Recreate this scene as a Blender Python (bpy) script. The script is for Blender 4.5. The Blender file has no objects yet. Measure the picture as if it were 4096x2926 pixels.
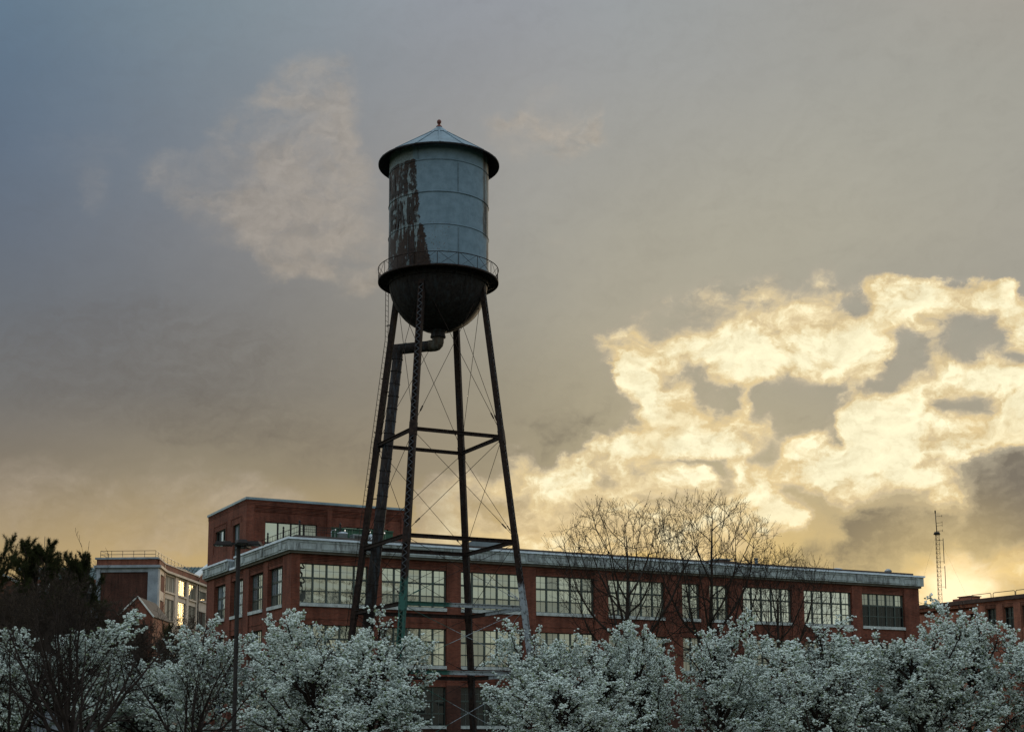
import bpy, math, random
import numpy as np
from math import radians as R, sin, cos, pi, sqrt, atan2
from mathutils import Vector, Matrix

S = bpy.context.scene
COL = S.collection
RNG = random.Random(7)

# ------------------------------------------------------------------ camera
cam = bpy.data.cameras.new('camera')
cam.sensor_width = 36.0
cam.lens = 50.78
cam.shift_x = 0.0239
cam.shift_y = 0.1538
cam.clip_end = 9000
camo = bpy.data.objects.new('camera', cam); COL.objects.link(camo)
camo.location = (0, 0, 1.7)
camo.rotation_euler = (R(90 + 8.194), 0, 0)
S.camera = camo

# ------------------------------------------------------------------ view, sampling
S.view_settings.view_transform = 'Standard'
S.view_settings.look = 'None'
S.view_settings.exposure = 0.0
S.view_settings.gamma = 1.0
S.view_settings.use_curve_mapping = False
S.render.engine = 'CYCLES'
S.cycles.max_bounces = 6
S.cycles.diffuse_bounces = 3
S.cycles.glossy_bounces = 3
S.cycles.transmission_bounces = 2
S.cycles.caustics_reflective = False
S.cycles.caustics_refractive = False

# ------------------------------------------------------------------ node helper
class NT:
    def __init__(s, tree):
        s.t = tree; tree.nodes.clear()
    def n(s, typ, **kw):
        nd = s.t.nodes.new(typ)
        for k, v in kw.items():
            setattr(nd, k, v)
        return nd
    def put(s, sock, v):
        if isinstance(v, bpy.types.NodeSocket):
            s.t.links.new(v, sock)
        elif v is not None:
            if hasattr(sock.default_value, '__len__') and not hasattr(v, '__len__'):
                v = (v, v, v, 1)[:len(sock.default_value)]
            if hasattr(sock.default_value, '__len__') and len(v) == 3 and len(sock.default_value) == 4:
                v = (*v, 1)
            sock.default_value = v
    def m(s, op, a, b=None, c=None, clamp=False):
        nd = s.n('ShaderNodeMath', operation=op, use_clamp=clamp)
        s.put(nd.inputs[0], a)
        if b is not None: s.put(nd.inputs[1], b)
        if c is not None: s.put(nd.inputs[2], c)
        return nd.outputs[0]
    def sstep(s, v, a, b, lo=0.0, hi=1.0):
        nd = s.n('ShaderNodeMapRange', interpolation_type='SMOOTHSTEP')
        s.put(nd.inputs['Value'], v)
        s.put(nd.inputs['From Min'], a); s.put(nd.inputs['From Max'], b)
        s.put(nd.inputs['To Min'], lo); s.put(nd.inputs['To Max'], hi)
        return nd.outputs[0]
    def mix(s, f, a, b, mode='MIX'):
        nd = s.n('ShaderNodeMix', data_type='RGBA', blend_type=mode)
        s.put(nd.inputs[0], f); s.put(nd.inputs[6], a); s.put(nd.inputs[7], b)
        return nd.outputs[2]
    def noise(s, vec, scale, detail=4, rough=0.55, dist=0.0, out=0):
        nd = s.n('ShaderNodeTexNoise')
        if vec is not None: s.put(nd.inputs['Vector'], vec)
        nd.inputs['Scale'].default_value = scale
        nd.inputs['Detail'].default_value = detail
        nd.inputs['Roughness'].default_value = rough
        nd.inputs['Distortion'].default_value = dist
        return nd.outputs[out]
    def vm(s, op, a, b=None):
        nd = s.n('ShaderNodeVectorMath', operation=op)
        s.put(nd.inputs[0], a)
        if b is not None: s.put(nd.inputs[1], b)
        return nd.outputs[0]
    def xyz(s, v):
        nd = s.n('ShaderNodeSeparateXYZ'); s.put(nd.inputs[0], v)
        return nd.outputs
    def comb(s, x, y, z):
        nd = s.n('ShaderNodeCombineXYZ')
        for i, v in enumerate((x, y, z)): s.put(nd.inputs[i], v)
        return nd.outputs[0]
    def ramp(s, f, stops, interp='LINEAR'):
        nd = s.n('ShaderNodeValToRGB'); s.put(nd.inputs[0], f)
        cr = nd.color_ramp; cr.interpolation = interp
        for i, (p, c) in enumerate(stops):
            e = cr.elements[i] if i < 2 else cr.elements.new(p)
            e.position = p
            if not hasattr(c, '__len__'): c = (c, c, c)
            e.color = (*c[:3], 1)
        return nd.outputs[0]

def lin(c):
    c = c / 255.0
    return c / 12.92 if c <= 0.04045 else ((c + 0.055) / 1.055) ** 2.4
def L3(r, g, b): return (lin(r), lin(g), lin(b))

# ------------------------------------------------------------------ sky
# Sky brightness of an evening sky, given on a coarse grid of directions; U = x/y and V = z/horizontal-forward of the view direction.
def bil(grid, xs, ys, x, y):
    g = np.asarray(grid, float)
    xi = np.interp(x, xs, np.arange(len(xs))); yi = np.interp(y, ys, np.arange(len(ys)))
    x0 = int(min(xi, len(xs) - 1.001)); y0 = int(min(yi, len(ys) - 1.001))
    fx, fy = xi - x0, yi - y0
    a = g[y0][x0] * (1 - fx) + g[y0][x0 + 1] * fx
    b = g[y0 + 1][x0] * (1 - fx) + g[y0 + 1][x0 + 1] * fx
    return a * (1 - fy) + b * fy

RGBFIX = 0
BX = [0, 500, 1000, 1500, 2000, 2500, 3000, 3500, 4096]
BY = [0, 400, 800, 1200, 1600, 1900, 2150, 2400, 2925]
BC = [
 [(98,120,140),(117,134,148),(130,144,152),(142,150,158),(150,153,160),(153,158,160),(157,158,156),(160,159,152),(162,158,149)],
 [(92,110,130),(111,125,139),(124,132,140),(136,139,143),(150,150,150),(158,158,155),(161,160,154),(165,164,155),(163,162,152)],
 [(96,108,124),(116,124,134),(133,135,139),(148,145,142),(157,156,151),(165,162,150),(172,168,153),(174,170,154),(165,161,150)],
 [(104,110,118),(115,118,122),(129,128,127),(144,140,132),(153,150,140),(175,168,149),(173,167,148),(167,162,147),(163,159,146)],
 [(118,117,115),(121,118,113),(130,125,116),(139,131,117),(156,148,128),(178,167,140),(174,165,141),(168,160,141),(166,159,140)],
 [(130,119,103),(148,136,114),(150,138,113),(146,133,111),(158,146,121),(180,166,131),(190,176,141),(178,166,137),(165,154,134)],
 [(172,151,111),(188,163,117),(190,165,117),(188,165,116),(214,186,124),(224,195,130),(220,194,132),(184,166,130),(160,147,127)],
 [(196,167,114),(200,171,117),(200,170,117),(200,172,114),(222,190,122),(226,194,124),(220,192,126),(194,174,130),(186,168,132)],
 [(196,167,114),(200,171,117),(200,170,117),(196,170,118),(200,176,125),(205,182,131),(205,182,133),(185,170,136),(184,168,136)]]
BC = [[L3(*c) for c in r] for r in BC]
# cloud brightness as soft brush strokes: (x, y, rx, ry, value); 0 open sky, 1-3 pale veil, 3-9 sunlit, negative = thick dark cloud
ST_L = [(690,250,110,110,2.5),(600,330,130,110,2.1),(700,400,130,100,2.7),(500,420,120,70,1.9),(600,480,160,60,2.3),(720,530,130,70,2.9),
 (650,580,70,40,3.0),(780,590,80,50,2.8),(430,440,60,50,1.7),(400,390,80,60,1.4),(180,330,120,60,.8),(200,430,40,60,1.1),(740,180,60,50,2.2),
 (1190,290,110,45,2.6),(1280,300,70,45,3.0),(1315,260,32,28,2.9),(1230,230,60,50,1.1),(1150,320,50,30,1.4),
 (1240,520,30,20,1.2),(1110,480,20,20,1.5),(160,850,40,30,1.3),
 (300,800,350,130,-1.0),(500,950,200,60,-1.3),(1230,965,90,50,-1.6),(760,1000,120,60,-.8),
 (150,1070,280,55,1.7),(400,1075,150,50,2.2),(540,1105,110,45,2.4),(620,1125,80,30,2.4),(750,1080,30,20,1.8),(250,1010,120,25,1.0),(300,1170,400,70,1.6)]
ST_R = [(250,1250,450,80,3.3),(1150,330,330,140,3.7),(1000,260,300,110,2.6),(1050,390,340,90,4.2),(1180,170,240,70,2.2),(760,330,180,70,1.7),
 (1000,470,300,80,6.3),(1300,470,320,80,7),(1500,400,160,110,6.4),(1350,300,180,80,4.4),(1590,450,90,90,6.4),(850,440,150,60,5.6),(720,470,140,55,5.6),
 (1440,250,90,50,3.8),(1500,160,60,50,4.5),(1420,130,80,40,3.3),(590,400,60,50,4.4),(560,480,60,70,6.4),(620,560,90,70,6.4),(680,640,100,70,6.4),(760,600,80,60,5.4),
 (740,720,110,60,7),(850,760,130,60,7),(980,790,140,50,6.4),(1110,800,100,45,5.4),(1130,770,60,30,5),(1010,860,70,60,5),(800,850,200,50,5.4),(480,370,70,35,3.3),
 (1085,640,25,70,3.8),(1090,700,30,40,4.8),(1180,680,22,14,4),
 (1340,650,195,85,0.5),(960,640,95,65,1.2),(820,500,42,38,.8),(845,545,42,45,1.2),(1250,560,150,30,.3),
 (420,850,70,50,6),(560,820,110,50,6.4),(680,860,120,50,6),(350,960,110,60,6),(500,930,80,40,5),(480,965,60,35,3),(620,970,90,50,5),(760,980,130,50,6.4),(860,1040,60,40,4.8),
 (150,1010,120,50,5.4),(60,1035,80,50,5.4),(250,1065,160,50,4.8),(70,930,60,30,5),(90,825,55,22,2.6),
 (-250,1130,90,130,5.2),(-60,1130,90,120,5.2),(-300,1100,40,60,4.4),(-160,1010,40,40,4.8),(120,1150,230,70,2.4),(300,1150,200,60,2.8),(-180,1230,200,50,4.0),
 (1350,880,90,70,7),(1300,830,50,40,6.4),(1380,960,130,70,7.6),(1280,980,60,50,6.4),(1450,940,70,60,7),(1530,880,40,80,2.4),
 (1000,1100,200,70,5.4),(1100,1010,120,50,4.2),(700,1120,200,60,5.4),(560,1080,120,40,4.8),(1120,940,90,40,1.2),
 (1640,190,70,50,5),(1750,230,120,80,6.4),(1850,190,130,70,6.4),(1980,220,150,60,6.4),(2120,180,110,70,7),(2200,260,80,90,6.4),(2260,380,50,70,6.4),(1680,290,80,40,5),(1850,290,100,40,5),
 (1860,380,60,50,4.4),(1900,440,50,40,4.8),(2065,390,95,48,1.0),(1735,430,30,60,1.6),(2150,440,70,30,4.5),(1960,440,60,30,4),
 (1800,510,50,25,4.4),(1990,520,120,40,5.8),(2120,520,120,40,6),(2230,540,80,50,6.4),(1880,590,130,40,5.8),(2080,600,150,40,6.4),(2230,620,60,40,6.4),(1960,640,90,30,4.8),(2200,690,90,30,6),
 (1660,575,40,25,4.8),(1530,610,60,22,3.8),(1410,740,20,25,3.8),(1990,725,100,30,1.3),(2110,705,60,40,.8),
 (1600,690,90,40,5.4),(1700,700,120,50,6.4),(1830,720,80,40,6),(1560,760,90,60,6.4),(1700,800,140,70,7.6),(1580,880,90,70,7),(1760,880,120,70,7.6),(1900,780,80,60,7),(1950,800,90,60,6.4),(2080,800,120,60,7),(2200,760,90,70,7.6),(2240,850,60,60,6),
 (1860,910,90,60,3.3),(1930,950,90,55,2.2),(1650,980,120,60,6.6),(1800,1010,120,50,6.6),(1560,1060,90,50,6),(1950,1050,90,50,6.4),(2020,1110,80,50,5.2),(1620,1090,60,40,3.8),
 (2200,1000,130,110,-4),(2130,920,90,60,-1.4),(2230,920,60,50,-3.3),(2150,1150,140,90,-3.5),(2240,1200,90,80,-4.5),(1310,1060,60,35,.8),
 (1700,1240,270,105,-3.6),(1500,1320,260,90,-3),(1850,1190,140,80,-3),(1300,1340,200,90,-1),(1950,1260,140,90,-2.4),(2060,1300,80,60,-2.4),(1650,1150,90,40,-2),(1750,1120,70,40,-1.5),
 (1130,1260,140,90,.6),(1050,1330,150,80,1.4),(1150,1110,90,38,8),(1220,1140,80,33,8.4),(1290,1180,85,30,8.4),(1010,1200,40,30,7),(1410,1195,60,20,6.6),(1460,1200,40,20,5.6),
 (780,1250,120,90,6.2),(700,1160,150,70,5.8),(820,1350,100,60,6),(500,1160,120,90,2.6),(-60,1320,500,50,4.6),
 (2200,1340,80,35,5.2),(2240,1390,60,40,6),(2000,1350,60,60,2.8),(1900,1400,90,50,1.8),(1930,1500,260,45,3.0)]
GXN, GYN = np.meshgrid(np.linspace(0, 4096, 257), np.linspace(0, 2500, 157))
LIT = np.zeros_like(GXN)
for (cx_, cy_, rx_, ry_, v_) in [(x*1.802, y*1.802, a*1.802, b*1.802, v) for x, y, a, b, v in ST_L] + [(2000 + x/1.085, 1000 + y/1.085, a/1.085, b/1.085, v) for x, y, a, b, v in ST_R]:
    q_ = np.sqrt(((GXN - cx_) / rx_) ** 2 + ((GYN - cy_) / ry_) ** 2)
    w_ = np.clip((1.42 - q_) / 0.72, 0, 1); w_ = w_ * w_ * (3 - 2 * w_)
    LIT = LIT * (1 - w_) + v_ * w_
def lit_at(x, y):
    xi = min(max(x, 0), 4095.9) / 16.0; yi = min(max(y, 0), 2499.9) / 2500 * 156
    x0, y0 = int(xi), int(yi); fx, fy = xi - x0, yi - y0
    return (LIT[y0, x0] * (1-fx) + LIT[y0, x0+1] * fx) * (1-fy) + (LIT[y0+1, x0] * (1-fx) + LIT[y0+1, x0+1] * fx) * fy
TH = R(8.194); FPX = 5778.0
def uv_to_px(u, v):
    d = cos(TH) + v * sin(TH)
    return 1950 + FPX * u / d, 2093 - FPX * (v * cos(TH) - sin(TH)) / d

world = bpy.data.worlds.new('World'); S.world = world
world.use_nodes = True
W = NT(world.node_tree)
geo = W.n('ShaderNodeTexCoord').outputs['Generated']
dx, dy, dz = W.xyz(geo)
yp = W.m('MAXIMUM', dy, 0.05)
U = W.m('DIVIDE', dx, yp); V = W.m('DIVIDE', dz, yp)
# domain warp
nv = W.n('ShaderNodeVectorMath', operation='MULTIPLY'); W.put(nv.inputs[0], geo); nv.inputs[1].default_value = (1, 1, 1.35)
gv = nv.outputs[0]
nA = W.n('ShaderNodeTexNoise'); W.put(nA.inputs['Vector'], gv); nA.inputs['Scale'].default_value = 21; nA.inputs['Detail'].default_value = 8; nA.inputs['Roughness'].default_value = 0.6
wr = W.xyz(nA.outputs['Color'])
nW = W.n('ShaderNodeTexNoise'); W.put(nW.inputs['Vector'], gv); nW.inputs['Scale'].default_value = 64; nW.inputs['Detail'].default_value = 5; nW.inputs['Roughness'].default_value = 0.65
wf = W.xyz(nW.outputs['Color'])
wr = [W.m('MULTIPLY_ADD', wf[k], 0.42, W.m('SUBTRACT', wr[k], 0.21)) for k in range(3)]
U2 = W.m('MULTIPLY_ADD', W.m('SUBTRACT', wr[0], 0.5), 0.036, U)
V2 = W.m('MULTIPLY_ADD', W.m('SUBTRACT', wr[1], 0.5), 0.030, V)
UMIN, UMAX, VMAX = -0.37, 0.41, 0.54
tU = W.m('DIVIDE', W.m('SUBTRACT', U2, UMIN), UMAX - UMIN, clamp=True)
tUs = W.m('DIVIDE', W.m('SUBTRACT', W.m('MULTIPLY_ADD', W.m('SUBTRACT', wr[0], 0.5), 0.03, U), UMIN), UMAX - UMIN, clamp=True)
NR = 44
dv = VMAX / (NR - 1)
tV = W.m('MINIMUM', W.m('MAXIMUM', W.m('DIVIDE', V2, dv), 0.0), NR - 1.0)
t3 = W.m('MULTIPLY', tU, 2.9999); seg = W.m('FLOOR', t3); tl = W.m('SUBTRACT', t3, seg)
acc = None
NS = 31
for j in range(NR):
    vals = []
    for i in range(NS):
        c3 = []
        for g_ in range(3):
            u = UMIN + (UMAX - UMIN) * (g_ + i / (NS - 1)) / 3
            c3.append((lit_at(*uv_to_px(u, j * dv)) + 6) / 16.0)
        vals.append((i / (NS - 1), tuple(c3)))
    rmp = W.ramp(tl, vals, 'LINEAR')
    w = W.m('SUBTRACT', 1.0, W.m('ABSOLUTE', W.m('SUBTRACT', tV, float(j))), clamp=True)
    sc = W.n('ShaderNodeVectorMath', operation='SCALE'); W.put(sc.inputs[0], rmp); W.put(sc.inputs['Scale'], w)
    acc = sc.outputs[0] if acc is None else W.vm('ADD', acc, sc.outputs[0])
ar, ag, ab = W.xyz(acc)
s1_ = W.m('GREATER_THAN', seg, 0.5); s2_ = W.m('GREATER_THAN', seg, 1.5)
acc = W.m('MULTIPLY_ADD', s2_, W.m('SUBTRACT', ab, ag), W.m('MULTIPLY_ADD', s1_, W.m('SUBTRACT', ag, ar), ar))
lit = W.m('MULTIPLY_ADD', acc, 16.0, -6.0)
NB = 10
db = VMAX / (NB - 1)
tB = W.m('MINIMUM', W.m('MAXIMUM', W.m('DIVIDE', V, db), 0.0), NB - 1.0)
bacc = None
for j in range(NB):
    stops = []
    for i in range(11):
        u = UMIN + (UMAX - UMIN) * i / 10
        px, py = uv_to_px(u, j * db)
        px = min(max(px, 0), 4096); py = min(max(py, 0), 2925)
        stops.append((i / 10, tuple(bil([[c[k] for c in r] for r in BC], BX, BY, px, py) for k in range(3))))
    rmp = W.ramp(tUs, stops, 'B_SPLINE')
    w = W.m('SUBTRACT', 1.0, W.m('ABSOLUTE', W.m('SUBTRACT', tB, float(j))), clamp=True)
    sc = W.n('ShaderNodeVectorMath', operation='SCALE'); W.put(sc.inputs[0], rmp); W.put(sc.inputs['Scale'], w)
    bacc = sc.outputs[0] if bacc is None else W.vm('ADD', bacc, sc.outputs[0])
base = bacc
# fine cloud structure
WV = W.n('ShaderNodeVectorMath', operation='MULTIPLY_ADD'); W.put(WV.inputs[0], nA.outputs['Color']); WV.inputs[1].default_value = (0.05, 0.05, 0.05); W.put(WV.inputs[2], gv)
gw = WV.outputs[0]
def billow(vec, scale, detail, rough):
    n = W.noise(vec, scale, detail, rough)
    return W.m('SUBTRACT', n, 0.5)
nB = billow(gw, 27, 9, 0.60)
nB2 = billow(W.vm('ADD', gw, (0.0028, 0.0, -0.0052)), 27, 6, 0.60)       # same clouds, a step toward the sun
emb = W.m('SUBTRACT', nB, nB2)
nC = W.noise(gv, 7, 6, 0.5, 0.2)
nD = billow(gw, 62, 4, 0.55)
det = W.m('MULTIPLY_ADD', nD, 0.35, nB)
nE = W.noise(gw, 17, 6, 0.55)
lit = W.m('MULTIPLY_ADD', W.m('SUBTRACT', nE, 0.5), W.sstep(lit, 0.2, 3.5, 0.0, 11.0), W.m('MULTIPLY', lit, W.sstep(lit, 4.0, 9.0, 1.0, 0.84)))
amp = W.m('MAXIMUM', W.m('MULTIPLY', W.sstep(lit, 0.3, 3.6, 1.0, 10.0), W.sstep(U, -0.08, 0.04, 0.42, 1.0)), W.m('MULTIPLY', W.m('MULTIPLY', W.sstep(U, 0.0, 0.12), W.sstep(V, 0.34, 0.27)), 4.6))
litn = W.m('MULTIPLY_ADD', det, amp, lit)
soft = W.sstep(litn, 0.4, 3.0)
basev = W.mix(W.m('MULTIPLY', soft, 0.42), base, L3(182, 168, 150))
sunU, sunV = 0.327, 0.095
du = W.m('SUBTRACT', U, sunU); dvv = W.m('SUBTRACT', V, sunV)
r2 = W.m('ADD', W.m('MULTIPLY', du, du), W.m('MULTIPLY', W.m('MULTIPLY', dvv, dvv), 1.6))
rr = W.m('SQRT', r2)
hot = W.sstep(litn, 1.3, 5.2)
core = W.m('SUBTRACT', W.m('ADD', W.sstep(litn, 3.4, 6.6), W.m('MULTIPLY', emb, 2.2)), W.m('MULTIPLY', W.sstep(billow(gw, 16, 4, 0.5), -0.02, 0.14), 0.55), clamp=True)
cream = W.mix(core, L3(230, 205, 154), L3(255, 245, 206))
edge_ = W.mix(W.sstep(litn, 1.2, 3.6), basev, W.mix(0.5, basev, L3(222, 208, 176)))
midc = W.mix(hot, edge_, cream)
far = W.m('MULTIPLY', W.sstep(U, -0.06, 0.03), W.sstep(V, 0.40, 0.33))       # the lit clouds sit on the right of the sky
colf = W.mix(far, basev, midc)
dark = W.m('ADD', W.sstep(litn, 0.3, -3.8), W.m('MULTIPLY', W.m('MULTIPLY', emb, W.sstep(litn, 0.5, -2.0)), -2.0), clamp=True)
colf = W.mix(W.m('MULTIPLY', dark, 0.68), colf, L3(98, 90, 82))
# bright rim where thick cloud ends close to the sun
rim = W.m('MULTIPLY', W.sstep(W.m('ABSOLUTE', W.m('SUBTRACT', litn, 1.7)), 0.9, 0.0), W.sstep(rr, 0.22, 0.06))
colf = W.mix(W.m('MULTIPLY', rim, 0.22), colf, L3(255, 236, 180))
eb = W.m('MULTIPLY_ADD', emb, W.sstep(lit, 0.2, 3.5, 0.08, 0.9), W.m('MULTIPLY_ADD', nC, 0.16, 0.92))
colf = W.mix(1.0, colf, W.comb(eb, eb, eb), 'MULTIPLY')
# sun glow behind the cloud
gl = W.sstep(W.m('MULTIPLY_ADD', det, 0.035, rr), 0.040, 0.006)
glow2 = W.sstep(rr, 0.115, 0.0)
colf = W.mix(W.m('MULTIPLY', glow2, 0.55), colf, L3(255, 224, 152))
colf = W.mix(gl, colf, (1.5, 1.25, 0.85))
warmw = W.m('MULTIPLY', W.m('MULTIPLY', W.sstep(V, 0.19, 0.09), W.sstep(U, -0.08, 0.08)), W.sstep(litn, -2.5, 1.5))
colf = W.mix(W.m('MULTIPLY', warmw, 0.34), colf, L3(255, 208, 118))
# the rest of the sky: NISHITA light under broken cloud, cream along the horizon
sky = W.n('ShaderNodeTexSky', sky_type='NISHITA')
sky.sun_disc = False
sky.sun_elevation = R(5.2); sky.sun_rotation = R(18.3)
sky.air_density = 1.2; sky.dust_density = 1.5
nis = W.n('ShaderNodeVectorMath', operation='SCALE'); W.put(nis.inputs[0], sky.outputs[0]); nis.inputs['Scale'].default_value = 0.06
el = W.m('MAXIMUM', dz, 0.0)
cl = W.noise(W.vm('MULTIPLY', geo, (1, 1, 2.2)), 3.2, 7, 0.55, 0.3)
clm = W.sstep(cl, 0.38, 0.68)
hor = W.sstep(el, 0.0, 0.55)
rest = W.mix(hor, L3(176, 178, 166), L3(202, 220, 232))
rest = W.mix(W.m('MULTIPLY', clm, 0.55), rest, W.mix(hor, L3(198, 198, 184), L3(216, 224, 230)))
rest = W.vm('ADD', rest, nis.outputs[0])
azr = W.m('ABSOLUTE', U)
wblend = W.m('MULTIPLY', W.m('MULTIPLY', W.sstep(azr, 0.85, 0.42), W.sstep(V, 0.9, 0.56)), W.sstep(dy, 0.02, 0.3))
fin = W.mix(wblend, rest, colf)
fin = W.mix(W.sstep(dz, -0.01, -0.10), fin, L3(60, 55, 50))
bg = W.n('ShaderNodeBackground'); W.put(bg.inputs[0], fin); bg.inputs[1].default_value = 1.0
W.t.links.new(bg.outputs[0], W.n('ShaderNodeOutputWorld').inputs[0])
world.cycles.sampling_method = 'MANUAL'
world.cycles.sample_map_resolution = 512

# ------------------------------------------------------------------ sun (veiled by cloud, low on the right behind the buildings)
sl = bpy.data.lights.new('sun', 'SUN'); sl.energy = 1.4; sl.angle = R(12); sl.color = (1.0, 0.78, 0.5)
so = bpy.data.objects.new('sun', sl); COL.objects.link(so)
sd = Vector((sin(R(18.3)) * cos(R(5.2)), cos(R(18.3)) * cos(R(5.2)), sin(R(5.2))))
so.rotation_euler = (-sd).to_track_quat('-Z', 'Y').to_euler()

# ================================================================== helpers
class MB:
    """collects shapes, builds one mesh"""
    def __init__(s): s.v = []; s.f = []; s.mi = []; s.sm = []
    def _add(s, vs, fs, mi=0, sm=False):
        o = len(s.v); s.v += [tuple(v) for v in vs]
        s.f += [tuple(i + o for i in f) for f in fs]; s.mi += [mi] * len(fs); s.sm += [sm] * len(fs)
    def box(s, x0, x1, y0, y1, z0, z1, mi=0):
        if x0 > x1: x0, x1 = x1, x0
        if y0 > y1: y0, y1 = y1, y0
        if z0 > z1: z0, z1 = z1, z0
        s._add([(x0,y0,z0),(x1,y0,z0),(x1,y1,z0),(x0,y1,z0),(x0,y0,z1),(x1,y0,z1),(x1,y1,z1),(x0,y1,z1)],
               [(0,3,2,1),(4,5,6,7),(0,1,5,4),(1,2,6,5),(2,3,7,6),(3,0,4,7)], mi)
        return s
    def beam(s, p, q, w, h, up=(0,0,1), mi=0):
        """rectangular bar from p to q, w across, h along up"""
        p = Vector(p); q = Vector(q); d = (q - p).normalized(); u = Vector(up)
        a = d.cross(u)
        if a.length < 1e-4: a = d.cross(Vector((1,0,0)))
        a.normalize(); b = a.cross(d).normalized()
        a *= w / 2; b *= h / 2
        vs = [p-a-b, p+a-b, p+a+b, p-a+b, q-a-b, q+a-b, q+a+b, q-a+b]
        s._add(vs, [(0,1,2,3),(7,6,5,4),(0,4,5,1),(1,5,6,2),(2,6,7,3),(3,7,4,0)], mi)
        return s
    def tube(s, p, q, r0, r1=None, n=8, caps=True, mi=0, sm=True):
        r1 = r0 if r1 is None else r1
        p = Vector(p); q = Vector(q); d = (q - p).normalized()
        a = d.orthogonal().normalized(); b = d.cross(a)
        vs = []
        for c, r in ((p, r0), (q, r1)):
            for i in range(n):
                t = 2 * pi * i / n
                vs.append(c + a * (cos(t) * r) + b * (sin(t) * r))
        s._add(vs, [(i, (i+1) % n, n + (i+1) % n, n + i) for i in range(n)], mi, sm)
        if caps:
            o = len(s.v) - 2 * n
            s.f.append(tuple(o + i for i in range(n))[::-1]); s.f.append(tuple(o + n + i for i in range(n)))
            s.mi += [mi, mi]; s.sm += [False, False]
        return s
    def lathe(s, prof, n=32, a0=0, a1=2*pi, c=(0,0), mi=0, sm=True, closed=None):
        """prof: list of (r, z)"""
        full = abs(a1 - a0 - 2*pi) < 1e-6
        m = n if full else n + 1
        vs = []
        for (r, z) in prof:
            for i in range(m):
                t = a0 + (a1 - a0) * i / n
                vs.append((c[0] + r * cos(t), c[1] + r * sin(t), z))
        fs = []
        for k in range(len(prof) - 1):
            for i in range(n):
                j = (i + 1) % m if full else i + 1
                fs.append((k*m + i, k*m + j, (k+1)*m + j, (k+1)*m + i))
        s._add(vs, fs, mi, sm)
        return s
    def poly(s, vs, fs, mi=0, sm=False): s._add(vs, fs, mi, sm); return s
    def build(s, name, mats, parent=None, loc=None):
        me = bpy.data.meshes.new(name)
        me.from_pydata(s.v, [], s.f)
        for m in (mats if isinstance(mats, (list, tuple)) else [mats]): me.materials.append(m)
        me.polygons.foreach_set('material_index', s.mi)
        me.polygons.foreach_set('use_smooth', s.sm)
        me.update()
        return link(name, me, parent, loc)

def link(name, me, parent=None, loc=None):
    o = bpy.data.objects.new(name, me); COL.objects.link(o)
    if parent is not None: o.parent = parent
    if loc is not None: o.location = loc
    return o

def tag(o, label, cat, group=None):
    o['label'] = label; o['category'] = cat
    if group: o['group'] = group
    return o
def thing(name, label, cat, loc=(0,0,0), rz=0, group=None):
    o = bpy.data.objects.new(name, None); COL.objects.link(o)
    o.empty_display_size = 0.5
    o.location = loc; o.rotation_euler = (0, 0, rz)
    return tag(o, label, cat, group)
def struct(o): o['kind'] = 'structure'; return o
def stuff(o): o['kind'] = 'stuff'; return o

def np_mesh(name, verts, quads=None, tris=None, mats=(), qmi=None, tmi=None, smooth=False):
    me = bpy.data.meshes.new(name)
    nq = 0 if quads is None else len(quads); nt = 0 if tris is None else len(tris)
    me.vertices.add(len(verts)); me.vertices.foreach_set('co', np.asarray(verts, np.float32).ravel())
    loops = []; starts = []; 
    if nq: loops.append(np.asarray(quads, np.int32).ravel()); starts.append(np.arange(nq) * 4)
    if nt: loops.append(np.asarray(tris, np.int32).ravel()); starts.append(nq * 4 + np.arange(nt) * 3)
    lp = np.concatenate(loops); st = np.concatenate(starts).astype(np.int32)
    me.loops.add(len(lp)); me.loops.foreach_set('vertex_index', lp)
    me.polygons.add(nq + nt); me.polygons.foreach_set('loop_start', st)
    mi = np.zeros(nq + nt, np.int32)
    if qmi is not None and nq: mi[:nq] = qmi
    if tmi is not None and nt: mi[nq:] = tmi
    for m in mats: me.materials.append(m)
    me.polygons.foreach_set('material_index', mi)
    me.polygons.foreach_set('use_smooth', np.full(nq + nt, smooth))
    me.update(calc_edges=True)
    return me

# ================================================================== materials
MATS = {}
def principled(name):
    m = bpy.data.materials.new(name); m.use_nodes = True
    N = NT(m.node_tree)
    b = N.n('ShaderNodeBsdfPrincipled'); o = N.n('ShaderNodeOutputMaterial')
    m.node_tree.links.new(b.outputs[0], o.inputs[0])
    MATS[name] = m
    return m, N, b, o

def simple(name, col, rough=0.7, metal=0.0, var=0.25, scale=3.0, spec=0.3, bump=0.0, col2=None):
    m, N, b, o = principled(name)
    tc = N.n('ShaderNodeTexCoord').outputs['Object']
    n1 = N.noise(tc, scale, 6, 0.6)
    n2 = N.noise(tc, scale * 9, 4, 0.6)
    f = N.m('ADD', N.m('MULTIPLY', n1, 0.7), N.m('MULTIPLY', n2, 0.3))
    c2 = col2 if col2 else tuple(c * (1 - var) for c in col)
    c1 = tuple(min(1, c * (1 + var * 0.6)) for c in col)
    N.put(b.inputs['Base Color'], N.mix(N.sstep(f, 0.35, 0.65), c1, c2))
    b.inputs['Roughness'].default_value = rough
    b.inputs['Metallic'].default_value = metal
    b.inputs['Specular IOR Level'].default_value = spec
    if bump:
        bp = N.n('ShaderNodeBump'); bp.inputs['Strength'].default_value = bump; bp.inputs['Distance'].default_value = 0.02
        N.put(bp.inputs['Height'], n2); N.put(b.inputs['Normal'], bp.outputs[0])
    return m

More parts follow.
